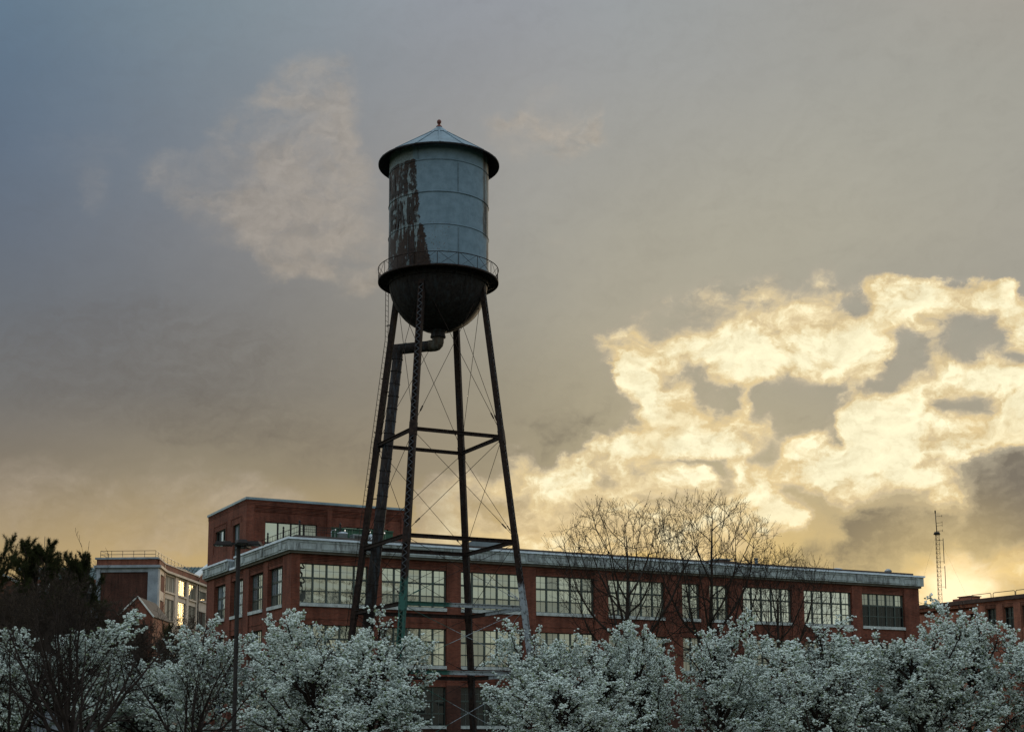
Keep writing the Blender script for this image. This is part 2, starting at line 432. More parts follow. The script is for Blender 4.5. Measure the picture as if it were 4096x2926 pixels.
def brick_mat(name, c1, c2, mort, white=0.0):
    m, N, b, o = principled(name)
    tc = N.n('ShaderNodeTexCoord').outputs['Object']
    x, y, z = N.xyz(tc)
    v = N.comb(N.m('ADD', x, y), z, 0.0)
    bt = N.n('ShaderNodeTexBrick'); N.put(bt.inputs['Vector'], v)
    bt.offset = 0.5
    bt.inputs['Color1'].default_value = (*c1, 1); bt.inputs['Color2'].default_value = (*c2, 1); bt.inputs['Mortar'].default_value = (*mort, 1)
    bt.inputs['Scale'].default_value = 1.0; bt.inputs['Mortar Size'].default_value = 0.009
    bt.inputs['Brick Width'].default_value = 0.215; bt.inputs['Row Height'].default_value = 0.076
    bt.inputs['Bias'].default_value = -0.1
    n1 = N.noise(tc, 0.35, 6, 0.6); n2 = N.noise(tc, 2.4, 6, 0.65)
    vst = N.comb(N.m('ADD', x, y), N.m('MULTIPLY', z, 0.12), 0.0)
    n3 = N.noise(vst, 2.2, 5, 0.6)
    shade = N.m('ADD', N.m('MULTIPLY_ADD', n1, 1.9, -0.60), N.m('MULTIPLY', n3, 1.5))
    col = N.mix(1.0, bt.outputs['Color'], N.comb(shade, shade, shade), 'MULTIPLY')
    col = N.mix(N.m('MULTIPLY', N.sstep(n2, 0.58, 0.75), 0.5), col, tuple(c * 0.35 for c in c1))
    if white:
        col = N.mix(N.m('MULTIPLY', N.sstep(N.noise(vst, 0.9, 8, 0.7), 0.66, 0.78), white), col, (0.42, 0.36, 0.33))
    N.put(b.inputs['Base Color'], col)
    b.inputs['Roughness'].default_value = 0.9; b.inputs['Specular IOR Level'].default_value = 0.15
    bp = N.n('ShaderNodeBump'); bp.inputs['Strength'].default_value = 0.35; bp.inputs['Distance'].default_value = 0.01
    N.put(bp.inputs['Height'], N.m('SUBTRACT', 1.0, bt.outputs['Fac'])); N.put(b.inputs['Normal'], bp.outputs[0])
    return m

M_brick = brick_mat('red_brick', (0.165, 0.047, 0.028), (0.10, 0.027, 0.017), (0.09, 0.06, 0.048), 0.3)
M_brick_shade_and_infill = brick_mat('shaded_base_and_infill_brick', (0.075, 0.028, 0.020), (0.045, 0.018, 0.014), (0.05, 0.035, 0.03))  # tree shade on the ground floor put into darker brick; also dark infill
M_brick_far = brick_mat('far_red_brick', (0.19, 0.065, 0.04), (0.13, 0.04, 0.027), (0.12, 0.075, 0.06))
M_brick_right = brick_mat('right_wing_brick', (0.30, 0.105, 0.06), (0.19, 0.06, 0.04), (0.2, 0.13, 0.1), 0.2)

def stone_mat(name, c, stain, amount=0.6):
    m, N, b, o = principled(name)
    tc = N.n('ShaderNodeTexCoord').outputs['Object']
    x, y, z = N.xyz(tc)
    u = N.m('ADD', x, y)
    n1 = N.noise(tc, 1.3, 7, 0.65)
    drip = N.noise(N.comb(u, N.m('MULTIPLY', z, 0.25), 0.0), 3.2, 7, 0.7)
    big = N.noise(N.comb(u, 0.0, 0.0), 0.28, 3, 0.5)
    f = N.m('MULTIPLY', N.sstep(drip, 0.42, 0.60), N.sstep(big, 0.38, 0.54))
    col = N.mix(N.sstep(n1, 0.3, 0.7), c, tuple(k * 0.78 for k in c))
    col = N.mix(N.m('MULTIPLY', f, amount), col, stain)
    N.put(b.inputs['Base Color'], col); b.inputs['Roughness'].default_value = 0.75; b.inputs['Specular IOR Level'].default_value = 0.25
    return m
M_cornice = stone_mat('weathered_cornice', (0.42, 0.47, 0.48), (0.10, 0.10, 0.10), 0.85)
M_cap = simple('cornice_cap_metal', (0.62, 0.70, 0.80), 0.5, 0.0, 0.18, 2.0, 0.5)
M_block = simple('cornice_block_stone', (0.24, 0.26, 0.27), 0.85, 0, 0.4, 5)
M_mould = simple('brown_moulding', (0.12, 0.105, 0.085), 0.85, 0, 0.3, 2)
M_sill = simple('stone_sill', (0.44, 0.47, 0.47), 0.8, 0, 0.3, 3)
M_frame = simple('green_window_frame', (0.045, 0.062, 0.055), 0.5, 0, 0.3, 2, 0.4)
M_muntin = simple('thin_glazing_bar', (0.12, 0.13, 0.12), 0.6, 0, 0.2, 2)
M_roof = simple('roof_membrane', (0.075, 0.06, 0.052), 0.9, 0, 0.3, 1.5)
M_pcap = simple('parapet_flashing', (0.20, 0.27, 0.31), 0.45, 0.2, 0.25, 1.2, 0.5)
M_dark = simple('dark_interior', (0.012, 0.012, 0.012), 0.9)
M_black = simple('black_metal', (0.016, 0.014, 0.015), 0.55, 0.2, 0.3, 3)
M_lampm = simple('bronze_lamp_metal', (0.014, 0.010, 0.009), 0.65, 0.0, 0.3, 2)
M_greenfence = simple('green_painted_board', (0.035, 0.095, 0.06), 0.8, 0, 0.45, 2)
M_acgrey = simple('grey_equipment_metal', (0.20, 0.23, 0.24), 0.6, 0.2, 0.3, 2)
M_boxblue = simple('blue_grey_equipment', (0.17, 0.21, 0.24), 0.6, 0.1, 0.25, 0.8)
M_rustbrown = simple('brown_rusty_sheet', (0.075, 0.045, 0.035), 0.8, 0, 0.4, 1.5)
M_galv = simple('galvanised_vent', (0.40, 0.44, 0.48), 0.4, 0.5, 0.25, 4)
M_conc_lit = simple('beige_lit_concrete', (0.56, 0.45, 0.37), 0.9, 0, 0.16, 0.6)  # warm light on the right-facing walls is put into this colour
M_conc_shade = simple('grey_shade_side_concrete', (0.26, 0.29, 0.33), 0.9, 0, 0.25, 0.8)  # same concrete on viewer-facing sides, their shade put into the colour
M_greenroof = simple('green_metal_roof', (0.085, 0.125, 0.125), 0.5, 0.1, 0.25, 0.4, 0.4)
M_whitetrim = simple('white_trim', (0.60, 0.60, 0.58), 0.7, 0, 0.2, 1)
M_asphalt = simple('asphalt', (0.045, 0.045, 0.047), 0.95, 0, 0.3, 0.5, 0.2, 0.3)
M_grass = simple('grass_ground', (0.05, 0.07, 0.028), 1.0, 0, 0.45, 0.3, 0.1, 0.4)
M_concpad = simple('concrete_footing', (0.30, 0.29, 0.27), 0.95, 0, 0.3, 1)
M_line = simple('white_road_paint', (0.7, 0.7, 0.68), 0.8, 0, 0.2, 3)
M_bulb, _N, _b, _o = principled('festoon_bulb')
_b.inputs['Base Color'].default_value = (0.8, 0.78, 0.7, 1); _b.inputs['Emission Color'].default_value = (1, 0.95, 0.85, 1); _b.inputs['Emission Strength'].default_value = 0.7

def glass(name, tint, dif, refl, rough=0.02, wave=0.02):
    m, N, b, o = principled(name)
    N.t.nodes.remove(b)
    tc = N.n('ShaderNodeTexCoord').outputs['Object']
    oi = N.n('ShaderNodeObjectInfo').outputs
    g = N.n('ShaderNodeBsdfGlossy'); g.inputs['Roughness'].default_value = rough; g.inputs['Color'].default_value = (*tint, 1)
    d = N.n('ShaderNodeBsdfDiffuse')
    k = N.m('MULTIPLY_ADD', oi['Random'], 1.0, 0.45)
    sc = N.n('ShaderNodeVectorMath', operation='SCALE'); sc.inputs[0].default_value = dif; N.put(sc.inputs['Scale'], k)
    N.put(d.inputs['Color'], sc.outputs[0])
    kk = N.m('MULTIPLY_ADD', oi['Random'], -0.34, 1.08)
    s2 = N.n('ShaderNodeVectorMath', operation='SCALE'); s2.inputs[0].default_value = tint; N.put(s2.inputs['Scale'], kk); N.put(g.inputs['Color'], s2.outputs[0])
    bp = N.n('ShaderNodeBump'); bp.inputs['Strength'].default_value = 1.0; bp.inputs['Distance'].default_value = wave
    N.put(bp.inputs['Height'], N.noise(tc, 0.75, 2, 0.5)); N.put(g.inputs['Normal'], bp.outputs[0])
    mx = N.n('ShaderNodeMixShader'); mx.inputs[0].default_value = refl
    N.t.links.new(d.outputs[0], mx.inputs[1]); N.t.links.new(g.outputs[0], mx.inputs[2]); N.t.links.new(mx.outputs[0], o.inputs[0])
    return m
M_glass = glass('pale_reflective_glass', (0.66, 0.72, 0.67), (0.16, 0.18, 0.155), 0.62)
M_glassl = glass('dim_reflection_glass', (0.52, 0.55, 0.50), (0.09, 0.10, 0.085), 0.74, 0.015, 0.05)  # darker copy: dimmer reflections of the left windows put into the glass colour
M_glassb = glass('bright_reflection_glass', (0.92, 1.0, 0.96), (0.30, 0.33, 0.30), 0.62)  # lighter copy: stronger reflections of two right bays painted into the glass
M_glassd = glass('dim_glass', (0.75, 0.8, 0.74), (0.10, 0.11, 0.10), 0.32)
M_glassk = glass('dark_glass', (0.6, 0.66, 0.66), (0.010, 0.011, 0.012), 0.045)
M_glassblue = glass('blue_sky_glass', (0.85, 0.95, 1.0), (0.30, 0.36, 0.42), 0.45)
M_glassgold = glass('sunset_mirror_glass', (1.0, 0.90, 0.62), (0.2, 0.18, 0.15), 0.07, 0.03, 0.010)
M_glassfar = glass('far_plain_glass', (0.8, 0.78, 0.72), (0.34, 0.30, 0.25), 0.0)

# tower steel: rusty brown, repainted green / grey-blue at the lowest parts of two legs
def steel_mat(name, dark=(0.013, 0.008, 0.007), mid=(0.032, 0.019, 0.015), blue=(0.032, 0.04, 0.046), painted=True, blueamt=0.35):
    m, N, b, o = principled(name)
    tc = N.n('ShaderNodeTexCoord').outputs['Object']
    x, y, z = N.xyz(tc)
    n1 = N.noise(tc, 1.1, 7, 0.65); n2 = N.noise(tc, 6, 6, 0.65); n3 = N.noise(N.vm('MULTIPLY', tc, (3, 3, 0.5)), 1.7, 6, 0.65)
    col = N.mix(N.sstep(n2, 0.35, 0.65), dark, mid)
    col = N.mix(N.m('MULTIPLY', N.sstep(n3, 0.48, 0.66), blueamt), col, blue)
    if painted:
        side = N.m('ADD', N.m('ADD', N.m('MULTIPLY', x, 1.438), N.m('MULTIPLY', y, -0.899)), N.m('MULTIPLY_ADD', n2, 0.6, -0.3))
        zz = N.m('MULTIPLY_ADD', n1, 1.2, N.m('SUBTRACT', z, 0.6))
        lower = N.m('MULTIPLY', N.sstep(zz, 9.5, 9.2), N.sstep(side, 1.2, 1.5))
        pcol = N.mix(N.sstep(N.m('MULTIPLY_ADD', n1, 0.6, x), 0.9, 1.3), (0.034, 0.10, 0.085), (0.27, 0.30, 0.33))
        pcol = N.mix(N.m('MULTIPLY', N.sstep(n2, 0.53, 0.63), 0.75), pcol, mid)
        col = N.mix(lower, col, pcol)
    N.put(b.inputs['Base Color'], col); b.inputs['Roughness'].default_value = 0.8; b.inputs['Specular IOR Level'].default_value = 0.12
    bp = N.n('ShaderNodeBump'); bp.inputs['Strength'].default_value = 0.4; bp.inputs['Distance'].default_value = 0.01
    N.put(bp.inputs['Height'], n2); N.put(b.inputs['Normal'], bp.outputs[0])
    return m
M_steel = steel_mat('tower_rusty_steel')
M_lace = steel_mat('tower_lacing_steel', (0.045, 0.045, 0.05), (0.085, 0.085, 0.095), (0.12, 0.14, 0.165), True, 0.6)
M_pipe = steel_mat('riser_pipe_steel', (0.014, 0.011, 0.011), (0.030, 0.023, 0.021), (0.045, 0.055, 0.066), False, 0.7)
M_elbow = steel_mat('worn_elbow_steel', (0.035, 0.026, 0.020), (0.075, 0.058, 0.042), (0.08, 0.09, 0.085), False, 0.5)
M_bowl = steel_mat('bowl_steel', (0.010, 0.008, 0.008), (0.022, 0.018, 0.017), (0.03, 0.036, 0.04), False, 0.5)
M_red = simple('red_oxide_finial', (0.14, 0.04, 0.03), 0.6, 0, 0.4, 5)

PHI_OFF = atan2(-2.7, 78.0)
def tank_mat():
    m, N, b, o = principled('tank_paint')
    tc = N.n('ShaderNodeTexCoord').outputs['Object']
    x, y, z = N.xyz(tc)
    phi = N.m('SUBTRACT', N.m('ARCTAN2', x, N.m('MULTIPLY', y, -1.0)), PHI_OFF)     # 0 faces the street, negative = left
    cyl = N.comb(N.m('MULTIPLY', phi, 2.8), z, 0.0)
    nb = N.noise(cyl, 2.2, 6, 0.65); nf = N.noise(cyl, 9, 6, 0.7)
    st = N.noise(N.comb(N.m('MULTIPLY', phi, 12.0), N.m('MULTIPLY', z, 0.55), 0.0), 1.0, 7, 0.68)
    st2 = N.noise(N.comb(N.m('MULTIPLY', phi, 6.0), N.m('MULTIPLY', z, 1.3), 3.0), 1.0, 7, 0.7)
    paint = N.mix(N.sstep(nb, 0.3, 0.7), (0.165, 0.235, 0.295), (0.12, 0.178, 0.225))
    paint = N.mix(N.m('MULTIPLY', N.sstep(st, 0.56, 0.75), 0.35), paint, (0.10, 0.14, 0.16))
    rust = N.mix(N.sstep(nf, 0.35, 0.65), (0.012, 0.007, 0.006), (0.038, 0.019, 0.012))
    # left rust patch: its right edge steps from course to course
    edge = N.ramp(N.m('DIVIDE', N.m('SUBTRACT', z, 26.0), 8.5), [(0.0, 0.46), (0.075, 0.45), (0.10, 0.435), (0.19, 0.41), (0.235, 0.39), (0.29, 0.375), (0.345, 0.365), (0.36, 0.305), (0.575, 0.30), (0.585, 0.27), (0.79, 0.265), (0.80, 0.225), (1.0, 0.22)])
    # ramp 0.5 = 0 deg, one unit = 100 deg
    ed = N.m('MULTIPLY', N.m('SUBTRACT', edge, 0.5), R(100))
    left = N.sstep(N.m('MULTIPLY_ADD', N.m('SUBTRACT', N.m('MULTIPLY_ADD', nf, 0.5, N.m('MULTIPLY', nb, 0.5)), 0.5), 0.30, N.m('SUBTRACT', phi, ed)), 0.012, -0.012)
    back = N.sstep(phi, -1.75, -1.95)
    wear = N.m('ADD', N.m('MULTIPLY', st, 0.55), N.m('MULTIPLY', st2, 0.45))
    thr = N.ramp(N.m('DIVIDE', N.m('SUBTRACT', z, 26.0), 8.5), [(0.0, 0.50), (0.30, 0.50), (0.36, 0.46), (0.56, 0.44), (0.60, 0.46), (0.79, 0.49), (0.80, 0.36), (1.0, 0.40)])
    keep = N.sstep(N.m('SUBTRACT', wear, thr), 0.075, 0.035)          # 1 = rust
    oldp = N.mix(N.sstep(nf, 0.3, 0.7), (0.20, 0.25, 0.27), (0.10, 0.125, 0.135))
    patch = N.mix(keep, oldp, rust)
    rgt = N.m('MULTIPLY', N.sstep(N.m('MULTIPLY_ADD', nb, 0.06, phi), 1.14, 1.17), N.sstep(z, 28.6, 28.9))
    rgt2 = N.m('MULTIPLY', N.sstep(phi, 1.3, 1.32), N.sstep(z, 28.9, 28.6))
    col = N.mix(N.m('MULTIPLY', left, N.m('SUBTRACT', 1.0, back)), paint, patch)
    rp = N.mix(N.sstep(st, 0.38, 0.58), oldp, (0.05, 0.04, 0.034))
    col = N.mix(N.m('MAXIMUM', rgt, rgt2), col, rp)
    # rust freckles on course 2
    spots = N.m('MULTIPLY', N.sstep(N.noise(cyl, 14, 3, 0.5), 0.66, 0.72), N.m('MULTIPLY', N.sstep(z, 31.6, 31.9), N.sstep(N.m('ABSOLUTE', N.m('ADD', phi, 0.20)), 0.13, 0.06)))
    spots2 = N.m('MULTIPLY', N.sstep(N.noise(cyl, 12, 3, 0.5), 0.63, 0.68), N.m('MULTIPLY', N.sstep(z, 29.2, 28.9), N.sstep(N.m('ABSOLUTE', N.m('SUBTRACT', phi, 0.05)), 0.35, 0.15)))
    col = N.mix(N.m('MAXIMUM', spots, spots2), col, (0.10, 0.055, 0.03))
    N.put(b.inputs['Base Color'], col); b.inputs['Roughness'].default_value = 0.65; b.inputs['Specular IOR Level'].default_value = 0.2
    bp = N.n('ShaderNodeBump'); bp.inputs['Strength'].default_value = 0.3; bp.inputs['Distance'].default_value = 0.01
    N.put(bp.inputs['Height'], nf); N.put(b.inputs['Normal'], bp.outputs[0])
    return m
M_tank = tank_mat()
M_troof = simple('tank_roof_paint', (0.115, 0.18, 0.225), 0.5, 0.05, 0.3, 1.2, 0.4, 0.1)
M_seam = simple('tank_seam', (0.11, 0.14, 0.16), 0.7, 0, 0.5, 3)
def letter_mat():
    m, N, b, o = principled('faded_lettering')
    tc = N.n('ShaderNodeTexCoord').outputs['Object']
    n = N.noise(N.vm('MULTIPLY', tc, (1, 1, 0.45)), 6, 7, 0.7)
    N.put(b.inputs['Base Color'], N.mix(N.sstep(n, 0.56, 0.66), (0.012, 0.007, 0.006), (0.08, 0.10, 0.11)))
    b.inputs['Roughness'].default_value = 0.8
    return m
M_letter = letter_mat()

def leafy(name, ca, cb, cc=None, trans=0.25, tcol=None):
    m, N, b, o = principled(name)
    N.t.nodes.remove(b)
    gi = N.n('ShaderNodeNewGeometry').outputs['Random Per Island']
    col = N.mix(gi, ca, cb)
    if cc: col = N.mix(N.sstep(gi, 0.86, 0.9), col, cc)
    d = N.n('ShaderNodeBsdfDiffuse'); N.put(d.inputs['Color'], col)
    if trans:
        t = N.n('ShaderNodeBsdfTranslucent'); N.put(t.inputs['Color'], tcol if tcol else col)
        mx = N.n('ShaderNodeMixShader'); mx.inputs[0].default_value = trans
        N.t.links.new(d.outputs[0], mx.inputs[1]); N.t.links.new(t.outputs[0], mx.inputs[2]); N.t.links.new(mx.outputs[0], o.inputs[0])
    else:
        N.t.links.new(d.outputs[0], o.inputs[0])
    return m
M_blossom = leafy('white_blossom', (0.82, 0.88, 0.84), (0.48, 0.55, 0.50), (0.26, 0.31, 0.19), 0.10)
M_leaf = leafy('young_pear_leaf', (0.05, 0.07, 0.03), (0.08, 0.075, 0.035), None, 0.2)
M_needle = leafy('pine_needles', (0.030, 0.036, 0.016), (0.05, 0.052, 0.022), None, 0.2)
M_bark = simple('dark_bark', (0.035, 0.026, 0.022), 0.95, 0, 0.4, 3, 0.1, 0.3)
M_bark2 = simple('grey_brown_bark', (0.036, 0.027, 0.022), 0.95, 0, 0.4, 3, 0.1, 0.3)
M_thicket = simple('thicket_twig', (0.055, 0.040, 0.030), 0.9, 0, 0.35, 3, 0.1)
M_twig = simple('brown_twig', (0.026, 0.019, 0.015), 0.9, 0, 0.3, 3, 0.1)

# ================================================================== ground
ground = struct(MB().box(-3000, 3000, -3000, 3000, -1.0, 0.0).build('ground', M_grass))
lot = struct(MB().box(-45, 60, -12, 46, -0.3, 0.004).build('parking_lot', M_asphalt))
mb = MB()
for i in range(14):
    mb.box(-38 + i * 5.4, -37.88 + i * 5.4, 34, 39.5, 0.0, 0.008)
o = mb.build('parking_lot_lines', M_line); o.parent = lot
path = struct(MB().box(-60, 75, 46.2, 48.0, -0.3, 0.13).build('pavement', M_concpad))

# ================================================================== factory building
C0 = (-12.5755, 92.0, 0.0); ROTB = atan2(0.44501, 0.89552)
fac = thing('factory_building', 'long red brick factory with tall gridded windows and pale cornice behind the water tower', 'building', C0, ROTB)

def P(face, u0, u1, d0, d1, z0, z1):
    return (u0, u1, d0, d1, z0, z1) if face == 'M' else (d0, d1, u0, u1, z0, z1)

PANE = {}
def pane_mesh(face, w, h, mat):
    k = (face, round(w, 3), round(h, 3), mat.name)
    if k not in PANE:
        mb = MB()
        if face == 'M': mb.box(-w/2, w/2, 0, 0.012, -h/2, h/2)
        else: mb.box(0, 0.012, -w/2, w/2, -h/2, h/2)
        me = bpy.data.meshes.new('pane'); me.from_pydata(mb.v, [], mb.f); me.materials.append(mat)
        PANE[k] = me
    return PANE[k]

def window(parent, face, u0, u1, z0, z1, cols, rows, d, pick, single=True, mull=0.12, mun=True, frame=M_frame, name='window', thick=0.09, edge=0.05):
    """rows: pane-row heights from the top as fractions; pick(col,row) -> glass material"""
    mb = MB(); bars = MB()
    t = thick
    mb.box(*P(face, u0, u0 + edge, d, d + t, z0, z1)); mb.box(*P(face, u1 - edge, u1, d, d + t, z0, z1))
    mb.box(*P(face, u0 + edge, u1 - edge, d, d + t, z0, z0 + edge)); mb.box(*P(face, u0 + edge, u1 - edge, d, d + t, z1 - edge, z1))
    cw = (u1 - u0 - 2 * edge - (cols - 1) * mull) / cols
    for c in range(1, cols):
        x = u0 + edge + c * cw + (c - 1) * mull
        mb.box(*P(face, x, x + mull, d - 0.01, d + t - 0.01, z0 + edge, z1 - edge))
    H = z1 - z0 - 2 * edge; tr = [0.12 if i == 0 else 0.075 for i in range(len(rows) - 1)]
    free = H - sum(tr)
    zt = z1 - edge
    cells = []
    for r, f in enumerate(rows):
        zb = zt - free * f
        for c in range(cols):
            x = u0 + edge + c * (cw + mull)
            cells.append((c, r, x, zb, zt))
        if r < len(rows) - 1:
            for c in range(cols):
                x = u0 + edge + c * (cw + mull)
                mb.box(*P(face, x, x + cw, d + 0.004, d + t - 0.015, zb - tr[r], zb))
            zb -= tr[r]
        zt = zb
    if mun:
        for c, r, x, zb, zt in cells:
            bars.box(*P(face, x + cw/2 - 0.009, x + cw/2 + 0.009, d + 0.028, d + 0.046, zb, zt))
            if r == 0:
                zm = zb + (zt - zb) * 0.50
                bars.box(*P(face, x, x + cw, d + 0.031, d + 0.045, zm - 0.008, zm + 0.008))
    w = mb.build(name, frame, parent)
    if mun: bars.build('glazing_bars', M_muntin, w)
    if single:
        for c, r, x, zb, zt in cells:
            me = pane_mesh(face, cw, zt - zb, pick(c, r))
            loc = (x + cw/2, d + 0.05, (zb + zt)/2) if face == 'M' else (d + 0.05, x + cw/2, (zb + zt)/2)
            link('pane', me, w, loc)
    else:
        g = MB(); ms = [M_glass, M_glassd, M_glassk, M_glassblue, M_glassl, M_glassb]
        for c, r, x, zb, zt in cells:
            m = pick(c, r)
            g.box(*P(face, x, x + cw, d + 0.05, d + 0.06, zb, zt), mi=ms.index(m) if m in ms else 0)
        stuff(g.build('window_panes', ms, w))
    return w

WINS = [(0.60,5.31),(6.28,10.99),(12.04,16.75),(17.81,22.52),(23.66,28.43),(29.95,31.53),(32.38,34.09),(35.39,39.96),(41.11,45.80),(46.80,51.11)]
LEN = 52.65
FL = [(9.90, 12.45, 9.68), (6.05, 8.52, 5.84), (2.10, 4.66, 1.90)]      # window bottom, top, underside of sill
# core
MB().box(0.5, LEN - 0.3, 0.3, 19.6, 0.0, 13.95).build('inner_wall', M_brick, fac)
# piers
edges = [0.0] + [e for w in WINS for e in w] + [LEN]
for i in range(0, len(edges), 2):
    a, b_ = edges[i], edges[i + 1]
    if i == 0:
        MB().box(0, 0.6, 0, 1.72, 4.75, 13.06).build('pier', M_brick, fac); MB().box(-0.02, 0.6, -0.02, 1.72, 0, 4.75).build('pier', M_brick_shade_and_infill, fac)
    elif i == len(edges) - 2:
        MB().box(a, LEN, 0, 19.7, 4.75, 13.06).build('pier', M_brick, fac); MB().box(a, LEN + 0.02, -0.02, 19.7, 0, 4.75).build('pier', M_brick_shade_and_infill, fac)
    else:
        MB().box(a, b_, 0, 0.3, 4.75, 13.06).build('pier', M_brick, fac); MB().box(a, b_, -0.02, 0.3, 0, 4.75).build('pier', M_brick_shade_and_infill, fac)
# spandrels with corbelled courses, sills
def spandrels(face, u0, u1, dp):
    mb = MB()
    mb.box(*P(face, u0, u1, dp, 0.3 if face == 'M' else 0.5, 12.45, 13.06))
    for k in range(4):
        zz = 12.66 + k * 0.105
        mb.box(*P(face, u0, u1, max(0.004, dp - 0.035 - 0.012 * k), dp, zz, zz + 0.05))
    mb.build('lintel_brickwork', M_brick, fac)
    for (za, zb) in ((8.52, 9.68), (4.66, 5.84), (0.0, 1.90)):
        m2 = MB().box(*P(face, u0, u1, dp, 0.3 if face == 'M' else 0.5, za, zb))
        if za > 1: m2.box(*P(face, u0, u1, dp - 0.03, dp, za + 0.36, za + 0.44))
        m2.build('spandrel', M_brick if za > 1 else M_brick_shade_and_infill, fac)
    for (zb, zt, zs) in FL:
        MB().box(*P(face, u0 + 0.003, u1 - 0.003, -0.05, 0.3 if face == 'M' else 0.5, zs, zb)).build('sill', M_sill, fac)
for (a, b_) in WINS: spandrels('M', a, b_, 0.07)
LW = [(1.72, 4.88), (5.85, 9.10), (10.45, 13.55), (14.90, 17.80)]
for (a, b_) in LW: spandrels('L', a, b_, 0.07)
le = [1.72] + [e for w in LW for e in w][1:] + [19.9]
for i in range(1, len(le), 2):
    MB().box(0, 0.5, le[i], le[i + 1], 0, 13.06).build('pier', M_brick, fac)
rw = random.Random(11)
WP = {}
for k, (a, b_) in enumerate(WINS):
    cols = 5 if b_ - a > 3 else 2
    for fl, (zb, zt, zs) in enumerate(FL):
        lowdark = [rw.random() < 0.88 for _ in range(5)]
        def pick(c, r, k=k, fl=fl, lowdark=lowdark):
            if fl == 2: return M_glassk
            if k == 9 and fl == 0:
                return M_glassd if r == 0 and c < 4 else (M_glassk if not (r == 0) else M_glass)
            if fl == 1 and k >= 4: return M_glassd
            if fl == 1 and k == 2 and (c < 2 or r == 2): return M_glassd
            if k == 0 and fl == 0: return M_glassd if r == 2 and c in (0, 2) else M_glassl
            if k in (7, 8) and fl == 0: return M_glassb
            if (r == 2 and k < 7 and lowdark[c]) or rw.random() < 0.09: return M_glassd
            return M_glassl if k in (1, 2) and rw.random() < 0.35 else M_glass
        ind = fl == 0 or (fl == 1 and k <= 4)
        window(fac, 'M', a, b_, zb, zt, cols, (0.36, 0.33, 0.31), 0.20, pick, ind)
for k, (a, b_) in enumerate(LW):
    for fl, (zb, zt, zs) in enumerate(FL):
        def pickl(c, r, k=k):
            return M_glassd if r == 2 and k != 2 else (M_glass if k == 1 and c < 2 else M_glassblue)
        window(fac, 'L', a, b_, zb, zt, 3, (0.36, 0.33, 0.31), 0.30, pickl, fl == 0, mull=0.07, thick=0.05)

# cornice
def cornice_run(face, u0, u1, name='cornice'):
    mb = MB()
    mb.box(*P(face, u0, u1, -0.30, 0.5, 13.22, 13.92))
    mb.build(name, M_cornice, fac)
MB().box(-0.16, LEN + 0.16, -0.16, 0.5, 13.06, 13.22).build('cornice_moulding', M_mould, fac)
MB().box(-0.16, 0.5, 0.5, 20.0, 13.06, 13.22).build('cornice_moulding', M_mould, fac)
MB().box(-0.30, LEN + 0.30, -0.30, 0.5, 13.22, 13.92).build('cornice', M_cornice, fac)
MB().box(-0.40, LEN + 0.40, -0.40, 0.5, 13.92, 14.05).build('cornice_cap', M_cap, fac)
for (a, b_) in ((0.5, 11.62), (13.28, 20.1)):
    MB().box(-0.30, 0.5, a, b_, 13.22, 13.92).build('cornice', M_cornice, fac)
    MB().box(-0.40, 0.5, a, b_ + (0.06 if a > 1 else 0), 13.92, 14.05).build('cornice_cap', M_cap, fac)
MB().box(-0.22, 0.4, 11.62, 13.28, 13.22, 13.36).build('cornice', M_cap, fac)
# raised panel mouldings and square blocks
blocksM = [5.80, 11.52, 17.28, 23.09, 29.2, 34.74, 40.5, 46.3]
blocksL = [1.35, 5.36, 9.78, 14.0, 18.9]
def panel(face, a, b_):
    mb = MB(); f = -0.30; p = f - 0.045
    z0, z1 = 13.33, 13.78
    mb.box(*P(face, a, b_, p, f, z1 - 0.025, z1)); mb.box(*P(face, a, b_, p, f, z0, z0 + 0.025))
    mb.box(*P(face, a, a + 0.025, p, f, z0 + 0.025, z1 - 0.025)); mb.box(*P(face, b_ - 0.025, b_, p, f, z0 + 0.025, z1 - 0.025))
    mb.build('cornice_panel', M_cornice, fac)
pts = [-0.1] + blocksM + [LEN + 0.1]
for i, bx in enumerate(blocksM):
    MB().box(*P('M', bx - 0.26, bx + 0.26, -0.37, -0.30, 13.38, 13.86)).build('cornice_block', M_block, fac)
for i in range(len(pts) - 1):
    a, b_ = pts[i] + 0.5, pts[i + 1] - 0.45
    n = 2 if i in (0, len(pts) - 2) else 1
    if n == 2:
        if i == 0: panel('M', a, a + 1.2); panel('M', a + 1.5, b_)
        else: panel('M', a, b_ - 1.7); panel('M', b_ - 1.4, b_)
    else: panel('M', a, b_)
for i, bx in enumerate(blocksL):
    MB().box(*P('L', bx - 0.24, bx + 0.24, -0.37, -0.30, 13.38, 13.86)).build('cornice_block', M_cornice, fac)
for a, b_ in ((0.1, 1.0), (1.75, 4.9), (5.85, 9.3), (10.2, 11.3), (14.4, 18.5), (19.2, 19.9)): panel('L', a, b_)
# roof
MB().box(0.5, LEN - 0.3, 0.5, 9.98, 13.95, 14.02).build('roof', M_roof, fac)
MB().box(12.3, LEN - 0.3, 9.98, 19.6, 13.95, 14.02).build('roof', M_roof, fac)
MB().box(0.35, LEN - 0.2, 0.30, 0.62, 14.05, 14.29).build('roof_kerb', M_roof, fac)
MB().box(0.30, 0.60, 0.62, 9.9, 14.05, 14.26).build('roof_kerb', M_roof, fac)
MB().box(LEN - 0.5, LEN - 0.2, 0.62, 19.6, 14.02, 14.27).build('roof_kerb', M_roof, fac)

# penthouse storey
pe = MB()
PW, PZ = 12.25, 17.98
